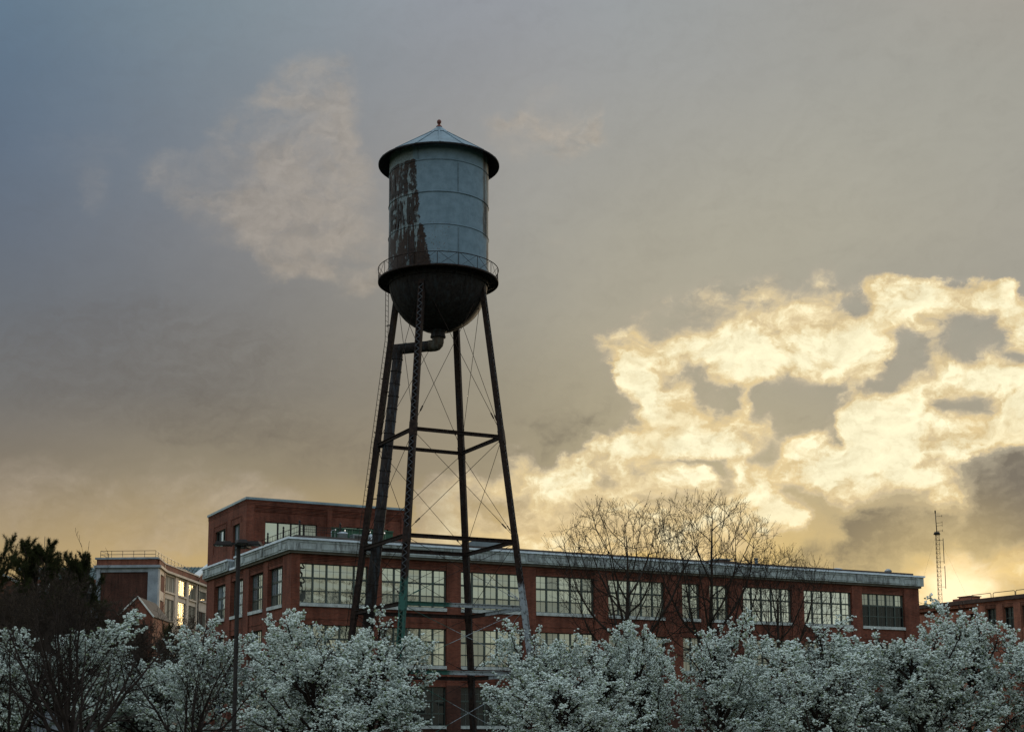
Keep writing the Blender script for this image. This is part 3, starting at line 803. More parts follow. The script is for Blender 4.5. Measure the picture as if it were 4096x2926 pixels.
# back & inner mass, with openings left clear in the front and left walls
def wall_with_openings(mb, face, u0, u1, z0, z1, d0, d1, ops):
    us = sorted({u0, u1, *[o[0] for o in ops], *[o[1] for o in ops]})
    for a, b_ in zip(us[:-1], us[1:]):
        cuts = sorted([(o[2], o[3]) for o in ops if o[0] <= a + 1e-6 and o[1] >= b_ - 1e-6])
        z = z0
        for c0, c1 in cuts:
            if c0 > z: mb.box(*P(face, a, b_, d0, d1, z, c0))
            z = c1
        if z < z1: mb.box(*P(face, a, b_, d0, d1, z, z1))
pf_ops = [(1.42, 5.31, 14.05, 16.48), (7.33, 10.87, 15.0, 16.5)]
wall_with_openings(pe, 'M', 0.0, PW, 14.03, 17.60, 10.10, 10.40, pf_ops)
pe.box(0, PW, 10.0, 10.40, 17.60, PZ)
pe.box(0.40, PW, 10.40, 19.9, 14.03, PZ)
pe.build('upper_storey_wall', M_brick, fac)
for a, b_ in ((0.0, 0.57), (6.04, 6.43), (11.86, PW)): MB().box(a, b_, 10.0, 10.098, 14.03, 17.60).build('upper_storey_pier', M_brick, fac)
q = MB()
for (a, b_) in ((0.57, 6.04), (6.43, 11.86)):
    for k in range(4): q.box(a, b_, 10.045 - 0.008 * k, 10.10, 17.20 + k * 0.10, 17.255 + k * 0.10)
for k in range(3): q.box(-0.02 - 0.012 * k, PW + 0.02, 9.975 - 0.012 * k, 10.0, 17.66 + k * 0.11, 17.72 + k * 0.11)
for k in range(3): q.box(-0.02 - 0.012 * k, 0.0, 10.0, 19.95, 17.66 + k * 0.11, 17.72 + k * 0.11)
q.build('corbel_courses', M_brick, fac)
lw = MB()
wall_with_openings(lw, 'L', 10.40, 19.9, 13.06, PZ, 0.0, 0.40, [(11.62, 13.28, 13.22, 16.5), (15.2, 17.9, 15.66, 16.56), (13.28, 19.9, 13.06, 14.03), (10.40, 11.62, 13.06, 14.03)])
lw.build('upper_storey_wall', M_brick, fac)
q = MB()
for (a, b_, z0, z1) in ((14.9, 18.3, 14.9, 16.95), (11.1, 13.8, 16.5, 16.95)):
    q.box(-0.035, 0.0, a, b_, z1, z1 + 0.06); q.box(-0.035, 0.0, a, a + 0.07, z0, z1); q.box(-0.035, 0.0, b_ - 0.07, b_, z0, z1)
q.build('brick_surround', M_brick, fac)
MB().box(-0.10, PW + 0.10, 9.90, 20.0, PZ, PZ + 0.17).build('parapet_cap', M_pcap, fac)
pg = lambda c, r: M_glass
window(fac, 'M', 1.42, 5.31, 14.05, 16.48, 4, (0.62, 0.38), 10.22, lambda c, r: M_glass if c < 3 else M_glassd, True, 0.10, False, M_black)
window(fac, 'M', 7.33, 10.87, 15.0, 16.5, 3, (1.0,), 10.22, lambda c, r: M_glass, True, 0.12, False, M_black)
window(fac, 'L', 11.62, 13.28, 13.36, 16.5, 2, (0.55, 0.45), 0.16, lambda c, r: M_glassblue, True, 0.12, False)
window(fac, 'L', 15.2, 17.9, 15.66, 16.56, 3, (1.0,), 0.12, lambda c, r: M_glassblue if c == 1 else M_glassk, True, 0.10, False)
MB().box(-0.06, 0.1, 15.1, 18.0, 15.58, 15.655).build('sill', M_frame, fac)

# ---- things on the factory roof (factory frame -> world)
def fw(u, d, z):
    c, s = cos(ROTB), sin(ROTB)
    return (C0[0] + u * c - d * s, C0[1] + u * s + d * c, z)
def roof_thing(name, label, cat, u, d, z=14.02, group=None): return thing(name, label, cat, fw(u, d, z), ROTB, group)

# terrace railing
rl = roof_thing('terrace_railing', 'black metal railing with square lattice top on the roof terrace', 'railing', 0, 0)
q = MB()
for zz in (0.15, 0.66, 0.82, 1.0): q.beam((0.95, 1.3, zz), (3.75, 1.3, zz), 0.03, 0.03)
q.build('top_rail', M_black, rl)
q = MB()
for i in range(20): q.box(1.02 + i * 0.14, 1.035 + i * 0.14, 1.29, 1.31, 0.66 if i % 2 else 0.15, 1.0)
q.build('balusters', M_black, rl)
q = MB()
for zz in (0.15, 0.66, 1.0): q.beam((0.95, 1.3, zz), (0.95, 9.6, zz), 0.03, 0.035)
for i in range(14): q.box(0.94, 0.96, 1.8 + i * 0.57, 1.815 + i * 0.57, 0.15, 1.0)
q.build('side_rail', M_black, rl)
for (x, y) in ((0.95, 1.3), (3.78, 1.3), (0.95, 4.6), (0.95, 8.0)):
    q = MB().box(x - 0.05, x + 0.05, y - 0.05, y + 0.05, 0, 1.2); q.lathe([(0.0, 1.2), (0.06, 1.24), (0.075, 1.3), (0.05, 1.36), (0.0, 1.4)], 10, c=(x, y))
    q.build('post', M_black, rl)
# green board fence
gf = roof_thing('green_board_fence', 'green wooden board fence along the roof terrace below the lit bulbs', 'fence', 0, 2.3)
me = None
for i in range(24):
    x = 3.55 + i * 0.185
    if me is None:
        k = MB().box(0, 0.17, 0, 0.03, 0, 1.0); me = bpy.data.meshes.new('board'); me.from_pydata(k.v, [], k.f); me.materials.append(M_greenfence)
    link('board', me, gf, (x, RNG.uniform(-0.006, 0.006), 0.12))
MB().box(3.5, 8.0, -0.08, 0.06, 1.13, 1.20).build('top_rail', M_greenfence, gf)
MB().box(3.5, 8.0, -0.06, -0.01, 0.42, 0.50).build('lower_rail', M_greenfence, gf)
for i in range(10):
    tg = MB().tube((0, 0, 0.08), (0, 0, 0.0), 0.012, n=6).lathe([(0.0, -0.09), (0.035, -0.06), (0.03, -0.02), (0.01, 0.0)], 8)
    x = [2.35, 2.75, 3.1, 5.4, 4.9, 5.25, 5.6, 5.95, 2.0, 6.3][i]
bl = roof_thing('string_lights', 'string of small round bulbs hung along the green roof fence', 'string lights', 0, 2.15)
bx = [3.75, 4.1, 4.45, 5.9, 6.25, 6.6, 6.95, 7.3]
bme = bpy.data.meshes.new('bulb'); k = MB().lathe([(0.0, -0.11), (0.035, -0.09), (0.045, -0.055), (0.03, -0.015), (0.0, 0.0)], 8); bme.from_pydata(k.v, [], k.f); bme.materials.append(M_bulb)
for x in bx: link('bulb', bme, bl, (x, 0, 1.08))
MB().beam((3.5, 0, 1.1), (8.0, 0, 1.1), 0.012, 0.012).build('wire', M_black, bl)

ac = roof_thing('round_air_conditioner', 'dark round air conditioner with domed grille beside the green roof fence', 'air conditioner', 3.95, 1.3)
q = MB(); 
for i in range(14): q.lathe([(0.34, 0.06 + i * 0.045), (0.36, 0.075 + i * 0.045), (0.34, 0.09 + i * 0.045)], 20)
q.lathe([(0.33, 0.0), (0.33, 0.68)], 20)
q.build('casing', M_acgrey, ac)
MB().lathe([(0.37, 0.66), (0.36, 0.72), (0.2, 0.78), (0.0, 0.79)], 20).build('top_grille', M_galv, ac)
ac = roof_thing('box_air_conditioner', 'low grey box air conditioner with louvred side on the roof edge', 'air conditioner', 5.15, 1.3)
MB().box(-0.55, 0.55, -0.35, 0.35, 0.0, 0.60).build('casing', M_acgrey, ac)
for i in range(8):
    MB().box(-0.48, 0.48, -0.375, -0.35, 0.08 + i * 0.06, 0.11 + i * 0.06).build('louvre', M_black, ac)
MB().box(-0.58, 0.58, -0.38, 0.38, 0.60, 0.64).build('lid', M_galv, ac)
ac = roof_thing('pipe_stand', 'thin pale pipe frame standing on the roof between fence and air conditioner', 'pipe stand', 3.35, 1.4)
MB().tube((-0.15, 0, 0), (-0.15, 0, 0.85), 0.02, n=6).tube((0.1, 0, 0), (0.1, 0, 0.9), 0.02, n=6).tube((-0.15, 0, 0.85), (0.25, 0, 0.95), 0.02, n=6).build('frame', M_galv, ac)
ac = roof_thing('gas_cylinder', 'pale gas cylinder standing at the right of the box air conditioner', 'cylinder', 5.95, 1.25)
MB().lathe([(0.0, 0), (0.12, 0.01), (0.13, 0.1), (0.13, 0.6), (0.08, 0.72), (0.04, 0.76), (0.0, 0.78)], 14).build('tank_body', M_galv, ac)
# grey-blue rooftop unit with sloped hood
ru = roof_thing('rooftop_unit', 'large blue grey rooftop unit with sloped side behind the tower leg', 'rooftop unit', 15.75, 6.0)
MB().box(0, 2.5, 0, 1.8, 0.0, 1.42).build('casing', M_boxblue, ru)
MB().box(0.75, 1.75, 0.3, 1.4, 1.42, 1.68).build('top_box', M_boxblue, ru)
MB().poly([(2.5, 0, 0), (3.2, 0, 0), (3.1, 0, 0.75), (2.5, 0, 1.0), (2.5, 1.6, 0), (3.2, 1.6, 0), (3.1, 1.6, 0.75), (2.5, 1.6, 1.0)],
          [(0, 1, 2, 3), (7, 6, 5, 4), (1, 5, 6, 2), (3, 2, 6, 7)]).build('hood', M_boxblue, ru)
MB().box(-0.35, -0.05, 0.2, 0.7, 0.35, 1.0).build('side_fan', M_acgrey, ru)
MB().box(0.0, 0.0 + 2.5, -0.03, 0.0, 0.66, 0.70).build('seam', M_acgrey, ru)
# brown hatch, pipe, dome, turbine
rh = roof_thing('roof_hatch', 'brown rusty low roof hatch seen through the bare tree', 'roof hatch', 36.1, 4.0)
MB().poly([(0, 0, 0), (3.6, 0, 0), (3.0, 0, 0.5), (1.8, 0, 0.85), (0, 0, 0.95), (0, 2, 0), (3.6, 2, 0), (3.0, 2, 0.5), (1.8, 2, 0.85), (0, 2, 0.95)],
          [(0, 1, 2, 3, 4), (9, 8, 7, 6, 5), (0, 4, 9, 5), (4, 3, 8, 9), (3, 2, 7, 8), (2, 1, 6, 7)]).build('casing', M_rustbrown, rh)
MB().box(-0.05, 1.3, -0.05, 2.05, 0.95, 1.03).build('lid', M_pcap, rh)
MB().beam((2.4, 0.0, 1.3), (3.6, 0.0, 0.2), 0.07, 0.07).build('prop', M_rustbrown, rh)
vp = roof_thing('vent_pipe', 'upright grey blue vent pipe with flat cap on the roof kerb', 'vent pipe', 38.65, 2.6)
MB().tube((0, 0, 0), (0, 0, 0.92), 0.13, n=14).build('stack', M_boxblue, vp)
MB().tube((0, 0, 0.92), (0, 0, 1.03), 0.17, n=14).build('cap', M_boxblue, vp)
rd = roof_thing('dome_skylight', 'low shallow dome skylight near the right end of the factory roof', 'skylight', 47.3, 3.6)
MB().box(-0.55, 0.75, -0.5, 0.5, 0, 0.52).build('kerb', M_roof, rd)
MB().lathe([(0.62, 0.52), (0.58, 0.64), (0.40, 0.74), (0.2, 0.78), (0.0, 0.79)], 20, c=(0.1, 0)).build('dome', M_galv, rd)
tv = roof_thing('turbine_vent', 'small silver spinning turbine vent at the right end of the factory roof', 'roof vent', 51.9, 2.6)
MB().tube((0, 0, 0), (0, 0, 0.52), 0.15, n=16).build('neck', M_galv, tv)
vm = MB()
k = MB()
for (za, zb) in ((0.0, 1.0),):
    k.poly([(0.17, 0, 0.50), (0.27, 0.05, 0.60), (0.28, 0.06, 0.68), (0.18, 0.03, 0.80), (0.185, -0.03, 0.50), (0.29, 0.0, 0.60), (0.30, 0.01, 0.68), (0.19, -0.02, 0.80)],
           [(0, 1, 5, 4), (1, 2, 6, 5), (2, 3, 7, 6)])
bm_ = bpy.data.meshes.new('blade'); bm_.from_pydata(k.v, [], k.f); bm_.materials.append(M_galv)
for i in range(20):
    ob = link('blade', bm_, tv); ob.rotation_euler = (0, 0, 2 * pi * i / 20)
MB().lathe([(0.2, 0.79), (0.12, 0.84), (0.0, 0.86)], 16).build('cap', M_galv, tv)
MB().lathe([(0.25, 0.58), (0.25, 0.70)], 16).build('drum', M_acgrey, tv)

# ================================================================== right wing (another brick building behind, at the right)
RW = (45.7, 135.0)
rzr = atan2(-0.89552, 0.44501)
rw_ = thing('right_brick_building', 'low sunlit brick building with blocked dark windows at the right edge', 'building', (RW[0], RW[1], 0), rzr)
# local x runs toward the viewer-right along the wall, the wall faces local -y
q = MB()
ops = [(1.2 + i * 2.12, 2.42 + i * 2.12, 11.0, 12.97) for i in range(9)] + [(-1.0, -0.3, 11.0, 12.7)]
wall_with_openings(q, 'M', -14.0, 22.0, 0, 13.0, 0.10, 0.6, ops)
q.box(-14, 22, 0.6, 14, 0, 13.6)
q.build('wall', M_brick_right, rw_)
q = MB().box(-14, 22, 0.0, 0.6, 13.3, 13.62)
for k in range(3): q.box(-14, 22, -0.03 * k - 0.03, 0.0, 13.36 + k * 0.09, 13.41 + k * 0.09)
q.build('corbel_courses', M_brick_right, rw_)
MB().box(-14.2, 22, -0.22, 14.2, 13.62, 13.98).build('parapet_cap', M_rustbrown, rw_)
for i in range(-1, 10):
    a = 2.42 + (i) * 2.12 - (0.42 if i < 0 else 0) ; 
    MB().box(2.46 + i * 2.12 if i >= 0 else 0.1, 3.28 + i * 2.12 if i >= 0 else 1.16, 0.0, 0.10, 0, 13.3).build('pier', M_brick_right, rw_)
for i in range(9):
    a = 1.2 + i * 2.12
    m2 = MB()
    for k in range(3): m2.box(a - 0.02, a + 1.2, 0.06 - 0.015 * k, 0.10, 13.04 + k * 0.085, 13.09 + k * 0.085)
    m2.build('lintel_brickwork', M_brick_right, rw_)
    window(rw_, 'M', a, a + 1.22, 11.0, 12.97, 2, (0.5, 0.5), 0.34, lambda c, r: M_glassk, True, 0.06, True)
MB().box(-1.0, -0.3, 0.4, 0.5, 11.0, 12.7).build('window', M_dark, rw_)
q = MB()
for (a, b_) in ((-1.07, 1.4), (1.66, 4.3), (4.4, 7.2), (7.35, 10.2)):
    zr_ = 14.48
    pts_ = [(a, 0.6, 13.9), (a, 0.6, zr_ - 0.1), (a + 0.1, 0.6, zr_), (b_ - 0.1, 0.6, zr_), (b_, 0.6, zr_ - 0.1), (b_, 0.6, 13.9)]
    for p_, q_ in zip(pts_[:-1], pts_[1:]): q.tube(p_, q_, 0.03, n=6)
q.build('roof_railing', M_black, rw_)
MB().box(-3.7, -2.9, 0.8, 2.0, 13.98, 14.30).build('chimney', M_brick_right, rw_)
MB().box(-3.0, -1.55, 0.9, 2.2, 13.98, 14.42).build('chimney', M_brick_right, rw_)
MB().box(-3.1, -1.45, 0.8, 2.3, 14.42, 14.50).build('chimney_cap', M_rustbrown, rw_)

# ================================================================== radio mast
am = thing('radio_mast', 'tall thin lattice radio mast behind the right end of the factory', 'mast', (94.2, 300, 0))
q = MB()
tri = [(0.55 * cos(a), 0.55 * sin(a)) for a in (R(90), R(210), R(330))]
for (x, y) in tri: q.tube((x, y, 0), (x * 0.8, y * 0.8, 43.0), 0.05, 0.04, 5, False)
q.build('mast_legs', M_black, am)
q = MB(); z = 0.6; k = 0
while z < 43:
    for i in range(3):
        a, b_ = tri[i], tri[(i + 1) % 3]
        q.tube((*a, z), (*b_, z), 0.03, n=4, caps=False); q.tube((*a, z), (*b_, z + 0.95), 0.022, n=4, caps=False)
    z += 0.95
stuff(q.build('mast_bracing', M_black, am))
MB().tube((0, 0, 42.8), (-0.15, 0, 47.6), 0.10, 0.07, 6).tube((-0.15, 0, 47.1), (-0.16, 0, 47.7), 0.14, n=6).build('whip_antenna', M_black, am)
for (x, z0, z1) in ((1.25, 36.5, 41.8), (1.35, 31.2, 36.0), (-0.9, 18, 22), (1.0, 14, 25)):
    MB().tube((x, 0, z0), (x, 0, z1), 0.07, n=6).beam((0, 0, z0 + 0.4), (x, 0, z0 + 0.4), 0.06, 0.06).beam((0, 0, z1 - 0.4), (x, 0, z1 - 0.4), 0.06, 0.06).build('side_antenna', M_black, am)
for z in (43.3, 44.4, 45.0, 46.4): MB().tube((0, 0, z), (1.2, 0, z + 0.15), 0.045, n=4).tube((1.2, 0, z - 0.1), (1.2, 0, z + 0.4), 0.045, n=4).build('arm_antenna', M_black, am)
MB().tube((0, 0, 42.6), (0, 0, 43.1), 0.75, 0.55, 8).build('collar', M_black, am)
for sx in (-1, 1): MB().tube((sx * 0.4, 0, 42.0), (sx * 16.0, -6, 0.0), 0.010, n=4, caps=False).build('guy_wire', M_black, am)

# ================================================================== concrete building at the left
lb = thing('concrete_framed_building', 'pale concrete and brick building with gold lit windows left of the factory', 'building', (-45.74, 200, 0), atan2(-0.084, 1))
q = MB()
q.box(-8.25, -1.45, 0.0, 0.5, 0, 23.72); q.build('brick_infill', M_brick_shade_and_infill, lb)
q = MB(); q.box(-8.85, -8.25, -0.35, 0.5, 0, 24.3); q.box(-1.45, 0.0, -0.35, 0.5, 0, 24.3); q.box(-8.25, -1.45, -0.2, 0.5, 23.72, 24.3); q.build('concrete_frame', M_conc_shade, lb)
MB().box(-9.15, 0.25, -0.65, 0.5, 24.3, 24.66).build('cornice', M_conc_shade, lb)
MB().box(-8.85, -0.3, -0.3, 1.1, 24.66, 25.5).build('parapet', M_brick_far, lb)
MB().box(-9.05, -0.1, -0.5, 1.2, 25.5, 25.76).build('parapet_cap', M_conc_shade, lb)
MB().box(-8.8, -3.0, 0.5, 40, 0, 24.6).build('inner_wall', M_brick_far, lb)
MB().box(-3.0, -0.9, 0.5, 6.0, 0, 24.6).build('inner_wall', M_brick_far, lb)

def seg_frame(name, ox, oy, dxx, dyy):
    """empty part whose local x runs along the wall and whose -y side faces the viewer-right"""
    return (ox, oy, atan2(dyy, dxx))
def in_lb(wx, wy):
    a = -atan2(-0.084, 1); x, y = wx + 45.74, wy - 200
    return (x * cos(a) - y * sin(a), x * sin(a) + y * cos(a))
# side walls are their own things' parts: build in rotated local frames via parent offset empties baked into meshes
def bake(mb, ox, oy, ang):
    c, s = cos(ang), sin(ang)
    mb.v = [(ox + x * c - y * s, oy + x * s + y * c, z) for x, y, z in mb.v]
    return mb
ROT_LB = atan2(-0.084, 1)
def side_part(name, mat, mb, wx, wy, ang): 
    ox, oy = in_lb(wx, wy)
    return bake(mb, ox, oy, ang - ROT_LB).build(name, mat, lb)
A1 = atan2(1, -0.085); A2 = atan2(1, 0.0776)
S1 = (-45.74, 200.0); S2 = (-46.267, 206.198)
# short return wall (local x along wall away from viewer, wall faces local -y = right)
q = MB(); wall_with_openings(q, 'M', 0.0, 6.2, 0, 24.3, 0.0, 0.5, [(1.9, 5.7, 21.3, 23.62), (1.9, 5.7, 17.5, 20.0)]); side_part('concrete_frame', M_conc_lit, q, *S1, A1)
side_part('cornice', M_conc_lit, MB().box(-0.3, 6.1, -0.35, 0.5, 24.3, 24.66), *S1, A1)
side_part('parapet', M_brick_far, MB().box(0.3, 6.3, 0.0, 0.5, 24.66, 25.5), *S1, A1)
side_part('parapet_cap', M_conc_lit, MB().box(-0.1, 6.3, -0.1, 0.6, 25.5, 25.72), *S1, A1)
# long side wall
q = MB()
ops = [(-0.0 + 0.2, 5.1, 21.72, 24.02), (7.05, 11.0, 21.72, 24.06), (12.5, 16.45, 21.65, 24.0), (18.15, 22.4, 22.05, 23.45),
       (0.2, 5.1, 17.6, 20.72), (7.05, 11.0, 17.2, 20.78), (12.5, 16.45, 17.2, 20.72), (18.15, 22.4, 17.2, 20.3)]
wall_with_openings(q, 'M', -0.6, 30.0, 0, 24.3, 0.12, 0.9, ops)
for (a, b_) in ((-0.6, 0.1), (5.3, 6.9), (11.15, 12.35), (16.5, 17.9), (22.6, 24.2)): q.box(a, b_, 0.0, 0.118, 0, 24.3)
side_part('concrete_frame', M_conc_lit, q, *S2, A2)
for (a, b_, z0, z1) in ops: side_part('sill', M_conc_lit, MB().box(a - 0.1, b_ + 0.1, -0.1, 0.118, z0 - 0.24, z0), *S2, A2)
side_part('cornice', M_conc_lit, MB().box(-0.6, 30, -0.4, 0.9, 24.3, 24.62), *S2, A2)
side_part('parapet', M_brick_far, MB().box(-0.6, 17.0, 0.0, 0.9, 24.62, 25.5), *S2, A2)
side_part('parapet_cap', M_conc_lit, MB().box(-0.7, 17.0, -0.12, 1.0, 25.5, 25.68), *S2, A2)
side_part('downpipe', M_black, MB().box(-0.55, -0.40, -0.16, -0.02, 0, 25.4), *S2, A2)
side_part('downpipe', M_black, MB().box(17.1, 17.25, -0.16, -0.02, 0, 25.0), *S2, A2)
side_part('gable_wall', M_brick_far, MB().poly([(17.0, 0, 24.62), (34, 0, 24.62), (34, 0, 31.0), (17.2, 0, 25.5), (17.0, 0.9, 24.62), (34, 0.9, 24.62), (34, 0.9, 31.0), (17.2, 0.9, 25.5)],
   [(0, 1, 2, 3), (7, 6, 5, 4), (3, 2, 6, 7), (0, 3, 7, 4)]), *S2, A2)
side_part('gable_coping', M_whitetrim, MB().beam((17.0, 0.4, 25.55), (34, 0.4, 31.12), 1.2, 0.25), *S2, A2)
TILT = 0.0
def side_window(wx, wy, ang, u0, u1, z0, z1, n, mat, frames=True):
    ox, oy = in_lb(wx, wy); a = ang - ROT_LB
    f = MB(); w = (u1 - u0) / n
    for i in range(n + 1): f.box(u0 + i * w - 0.05, u0 + i * w + 0.05, 0.215, 0.265, z0, z1)
    f.box(u0, u1, 0.218, 0.262, z0, z0 + 0.08); f.box(u0, u1, 0.218, 0.262, z1 - 0.08, z1)
    fo = bake(f, ox, oy, a).build('window', M_mould, lb)
    for i in range(n):
        g = MB().box(u0 + i * w + 0.05, u0 + (i + 1) * w - 0.05, 0.24, 0.25, z0 + 0.08, z1 - 0.08)
        if mat is M_glassgold:      # small pane tilts added to vary the sun's gold reflection
            uc = u0 + (i + 0.5) * w; tl = TILT + RNG.uniform(-0.006, 0.006)
            g.v = [(x, y + (x - uc) * tl, z) for x, y, z in g.v]
        bake(g, ox, oy, a).build('pane', mat, fo)
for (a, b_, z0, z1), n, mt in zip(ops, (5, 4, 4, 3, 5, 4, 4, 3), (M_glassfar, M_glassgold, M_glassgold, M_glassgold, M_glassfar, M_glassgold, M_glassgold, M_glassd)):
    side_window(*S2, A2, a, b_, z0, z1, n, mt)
side_window(*S1, A1, 1.9, 5.7, 21.3, 23.62, 2, M_glassd); side_window(*S1, A1, 1.9, 5.7, 17.5, 20.0, 2, M_glassgold)
side_part('inner_wall', M_brick_far, MB().box(0, 30, 0.95, 3.0, 0, 24.4), *S2, A2)
# roof railing
def rail_run(pts_, zt, n, name='roof_railing'):
    q = MB()
    for (a, b_) in zip(pts_[:-1], pts_[1:]):
        for zz in (0.5, 1.0):
            q.beam((*a, zt + zz), (*b_, zt + zz), 0.06, 0.06)
    q.build('handrail', M_black, rlb)
    for (a, b_), k in zip(zip(pts_[:-1], pts_[1:]), n):
        for i in range(k):
            t = i / k; x = a[0] + (b_[0] - a[0]) * t; y = a[1] + (b_[1] - a[1]) * t
            MB().box(x - 0.03, x + 0.03, y - 0.03, y + 0.03, zt - 0.1, zt + 1.02).build('post', M_black, rlb)
rlb = thing('roof_railing', 'thin brown pipe railing round the roof of the concrete building', 'railing', (-45.74, 200, 0), ROT_LB)
p1 = in_lb(-46.2, 206.2); p2 = in_lb(-45.8 + 0.3, 222); p0 = (-0.6, 0.2); p3 = in_lb(-44.9, 232)
rail_run([(-8.5, 3.5), (-8.5, 0.2), p0, (p1[0] - 0.3, p1[1]), (p2[0] - 0.8, p2[1]), (p3[0] - 0.8, p3[1])], 25.74, (1, 5, 3, 7, 4))
# green roofs with standing seams
def green_roof(name, label, x0, x1, y0, zr0, y1, zr1, wall_h, slant=0.0):
    g = thing(name, label, 'building', (0, 0, 0))
    MB().poly([(x0, y0, zr0), (x1, y0, zr0), (x1, y1, zr1), (x0, y1, zr1), (x0, y0, zr0 - 0.15), (x1, y0, zr0 - 0.15), (x1, y1, zr1 - 0.15), (x0, y1, zr1 - 0.15)],
              [(0, 1, 2, 3), (7, 6, 5, 4), (0, 4, 5, 1), (1, 5, 6, 2), (3, 7, 4, 0)]).build('roof', M_greenroof, g)
    n = int((x1 - x0) / 0.62)
    for i in range(n + 1):
        x = x0 + (x1 - x0) * i / n
        xs = x + slant
        if xs > x1: xs = x1
        MB().beam((x, y0, zr0 + 0.05), (xs, y1, zr1 + 0.05), 0.08, 0.14).build('roof_seam', M_greenroof, g)
    return g
g1 = green_roof('green_roofed_building', 'green standing seam metal roof with white ridge behind the bare shrubs', -66.0, -55.2, 205.0, 23.2, 209.0, 25.2, 0, 1.6)
MB().box(-66, -55.0, 204.6, 209.0, 22.3, 23.15).build('brick_band', M_brick_far, g1)
MB().box(-66, -55.0, 204.2, 204.6, 22.0, 22.5).build('gutter', M_whitetrim, g1)
MB().box(-66, -55.0, 204.8, 212, 0, 22.0).build('wall', M_conc_shade, g1)
MB().box(-66, -55.2, 204.5, 204.79, 19.2, 21.2).build('window_band', M_dark, g1)
MB().box(-66, -55.2, 208.9, 209.3, 25.2, 25.34).build('ridge_cap', M_whitetrim, g1)
g2 = green_roof('far_green_roof', 'dull green ribbed metal roof behind the concrete building parapet', -56.0, -38.0, 238.0, 23.5, 246.0, 29.6, 0, 2.2)
MB().box(-56.0, -38, 238.3, 252, 0, 23.3).build('wall', M_brick_far, g2)
g3 = thing('far_brick_gable', 'red brick building corner with white coping at the far left behind pines', 'building', (-66, 198, 0))
MB().poly([(-8, 0, 0), (1.4, 0, 0), (1.4, 0, 21.9), (-1.2, 0, 23.3), (-8, 0, 24.0), (-8, 6, 0), (1.4, 6, 0), (1.4, 6, 21.9), (-1.2, 6, 23.3), (-8, 6, 24.0)],
          [(0, 1, 2, 3, 4), (9, 8, 7, 6, 5), (1, 6, 7, 2), (2, 7, 8, 3), (3, 8, 9, 4)]).build('wall', M_brick_far, g3)
MB().beam((-8, -0.1, 24.1), (-1.2, -0.1, 23.4), 0.4, 0.3).beam((-1.2, -0.1, 23.4), (1.5, -0.1, 21.95), 0.4, 0.3).build('coping', M_whitetrim, g3)
# small gabled brick house
sg = thing('gabled_brick_house', 'small red brick gable with white edged roof showing through bare branches', 'house', (-36.4, 150, 0))
MB().poly([(-1.8, 0, 0), (1.6, 0, 0), (1.6, 0, 13.7), (0, 0, 15.5), (-1.8, 0, 13.9), (-1.8, 8, 0), (1.6, 8, 0), (1.6, 8, 13.7), (0, 8, 15.5), (-1.8, 8, 13.9)],
          [(0, 1, 2, 3, 4), (9, 8, 7, 6, 5), (1, 6, 7, 2), (4, 9, 5, 0)]).build('wall', M_brick_far, sg)
MB().beam((-1.95, 4.0, 13.72), (0, 4.0, 15.60), 8.1, 0.08).build('roof', M_roof, sg)
MB().beam((1.75, 4.0, 13.50), (0, 4.0, 15.60), 8.1, 0.08).build('roof', M_roof, sg)
MB().beam((-1.95, -0.12, 13.72), (0, -0.12, 15.64), 0.12, 0.14).build('bargeboard', M_whitetrim, sg)
MB().beam((1.75, -0.12, 13.50), (0, -0.12, 15.64), 0.12, 0.14).build('bargeboard', M_whitetrim, sg)

# satellite dish on mast and antennas at far left
sdish = thing('satellite_dish', 'grey satellite dish half hidden by the pines at the far left', 'dish', (-64.3, 197, 0))
MB().lathe([(0.0, 0.0), (0.22, 0.04), (0.40, 0.14)], 20).build('dish', M_acgrey, sdish)
sdish.children[0].rotation_euler = (R(75), 0, R(20)); sdish.children[0].location = (0, 0, 23.8)
MB().tube((0, 0.4, 0), (0, 0.4, 23.6), 0.08, n=6).build('pole', M_black, sdish)
an = thing('rooftop_antennas', 'pair of thin whip antennas rising above the dark pine', 'antenna', (-62.0, 197, 0))
MB().tube((1.1, 0, 0), (1.1, 0, 28.3), 0.04, n=5).build('whip', M_black, an)
MB().tube((1.55, 0, 0), (1.55, 0, 27.7), 0.05, n=5).build('whip', M_black, an)

# ================================================================== water tower
TX, TY = -2.7, 78.0
tw = thing('water_tower', 'old riveted steel water tower with blue grey tank on four latticed legs', 'water tower', (TX, TY, 0))
AX = -0.05
LEGA = dict(F=R(-109.2), R=R(-19.2), B=R(70.8), L=R(160.8))
def lr(z): return 2.52 + (26.2 - z) * 0.1325
def lp(k, z, dr=0.0):
    a = LEGA[k]; r = lr(z) + dr
    return Vector((r * cos(a), r * sin(a), z))
lacegreen = M_lace
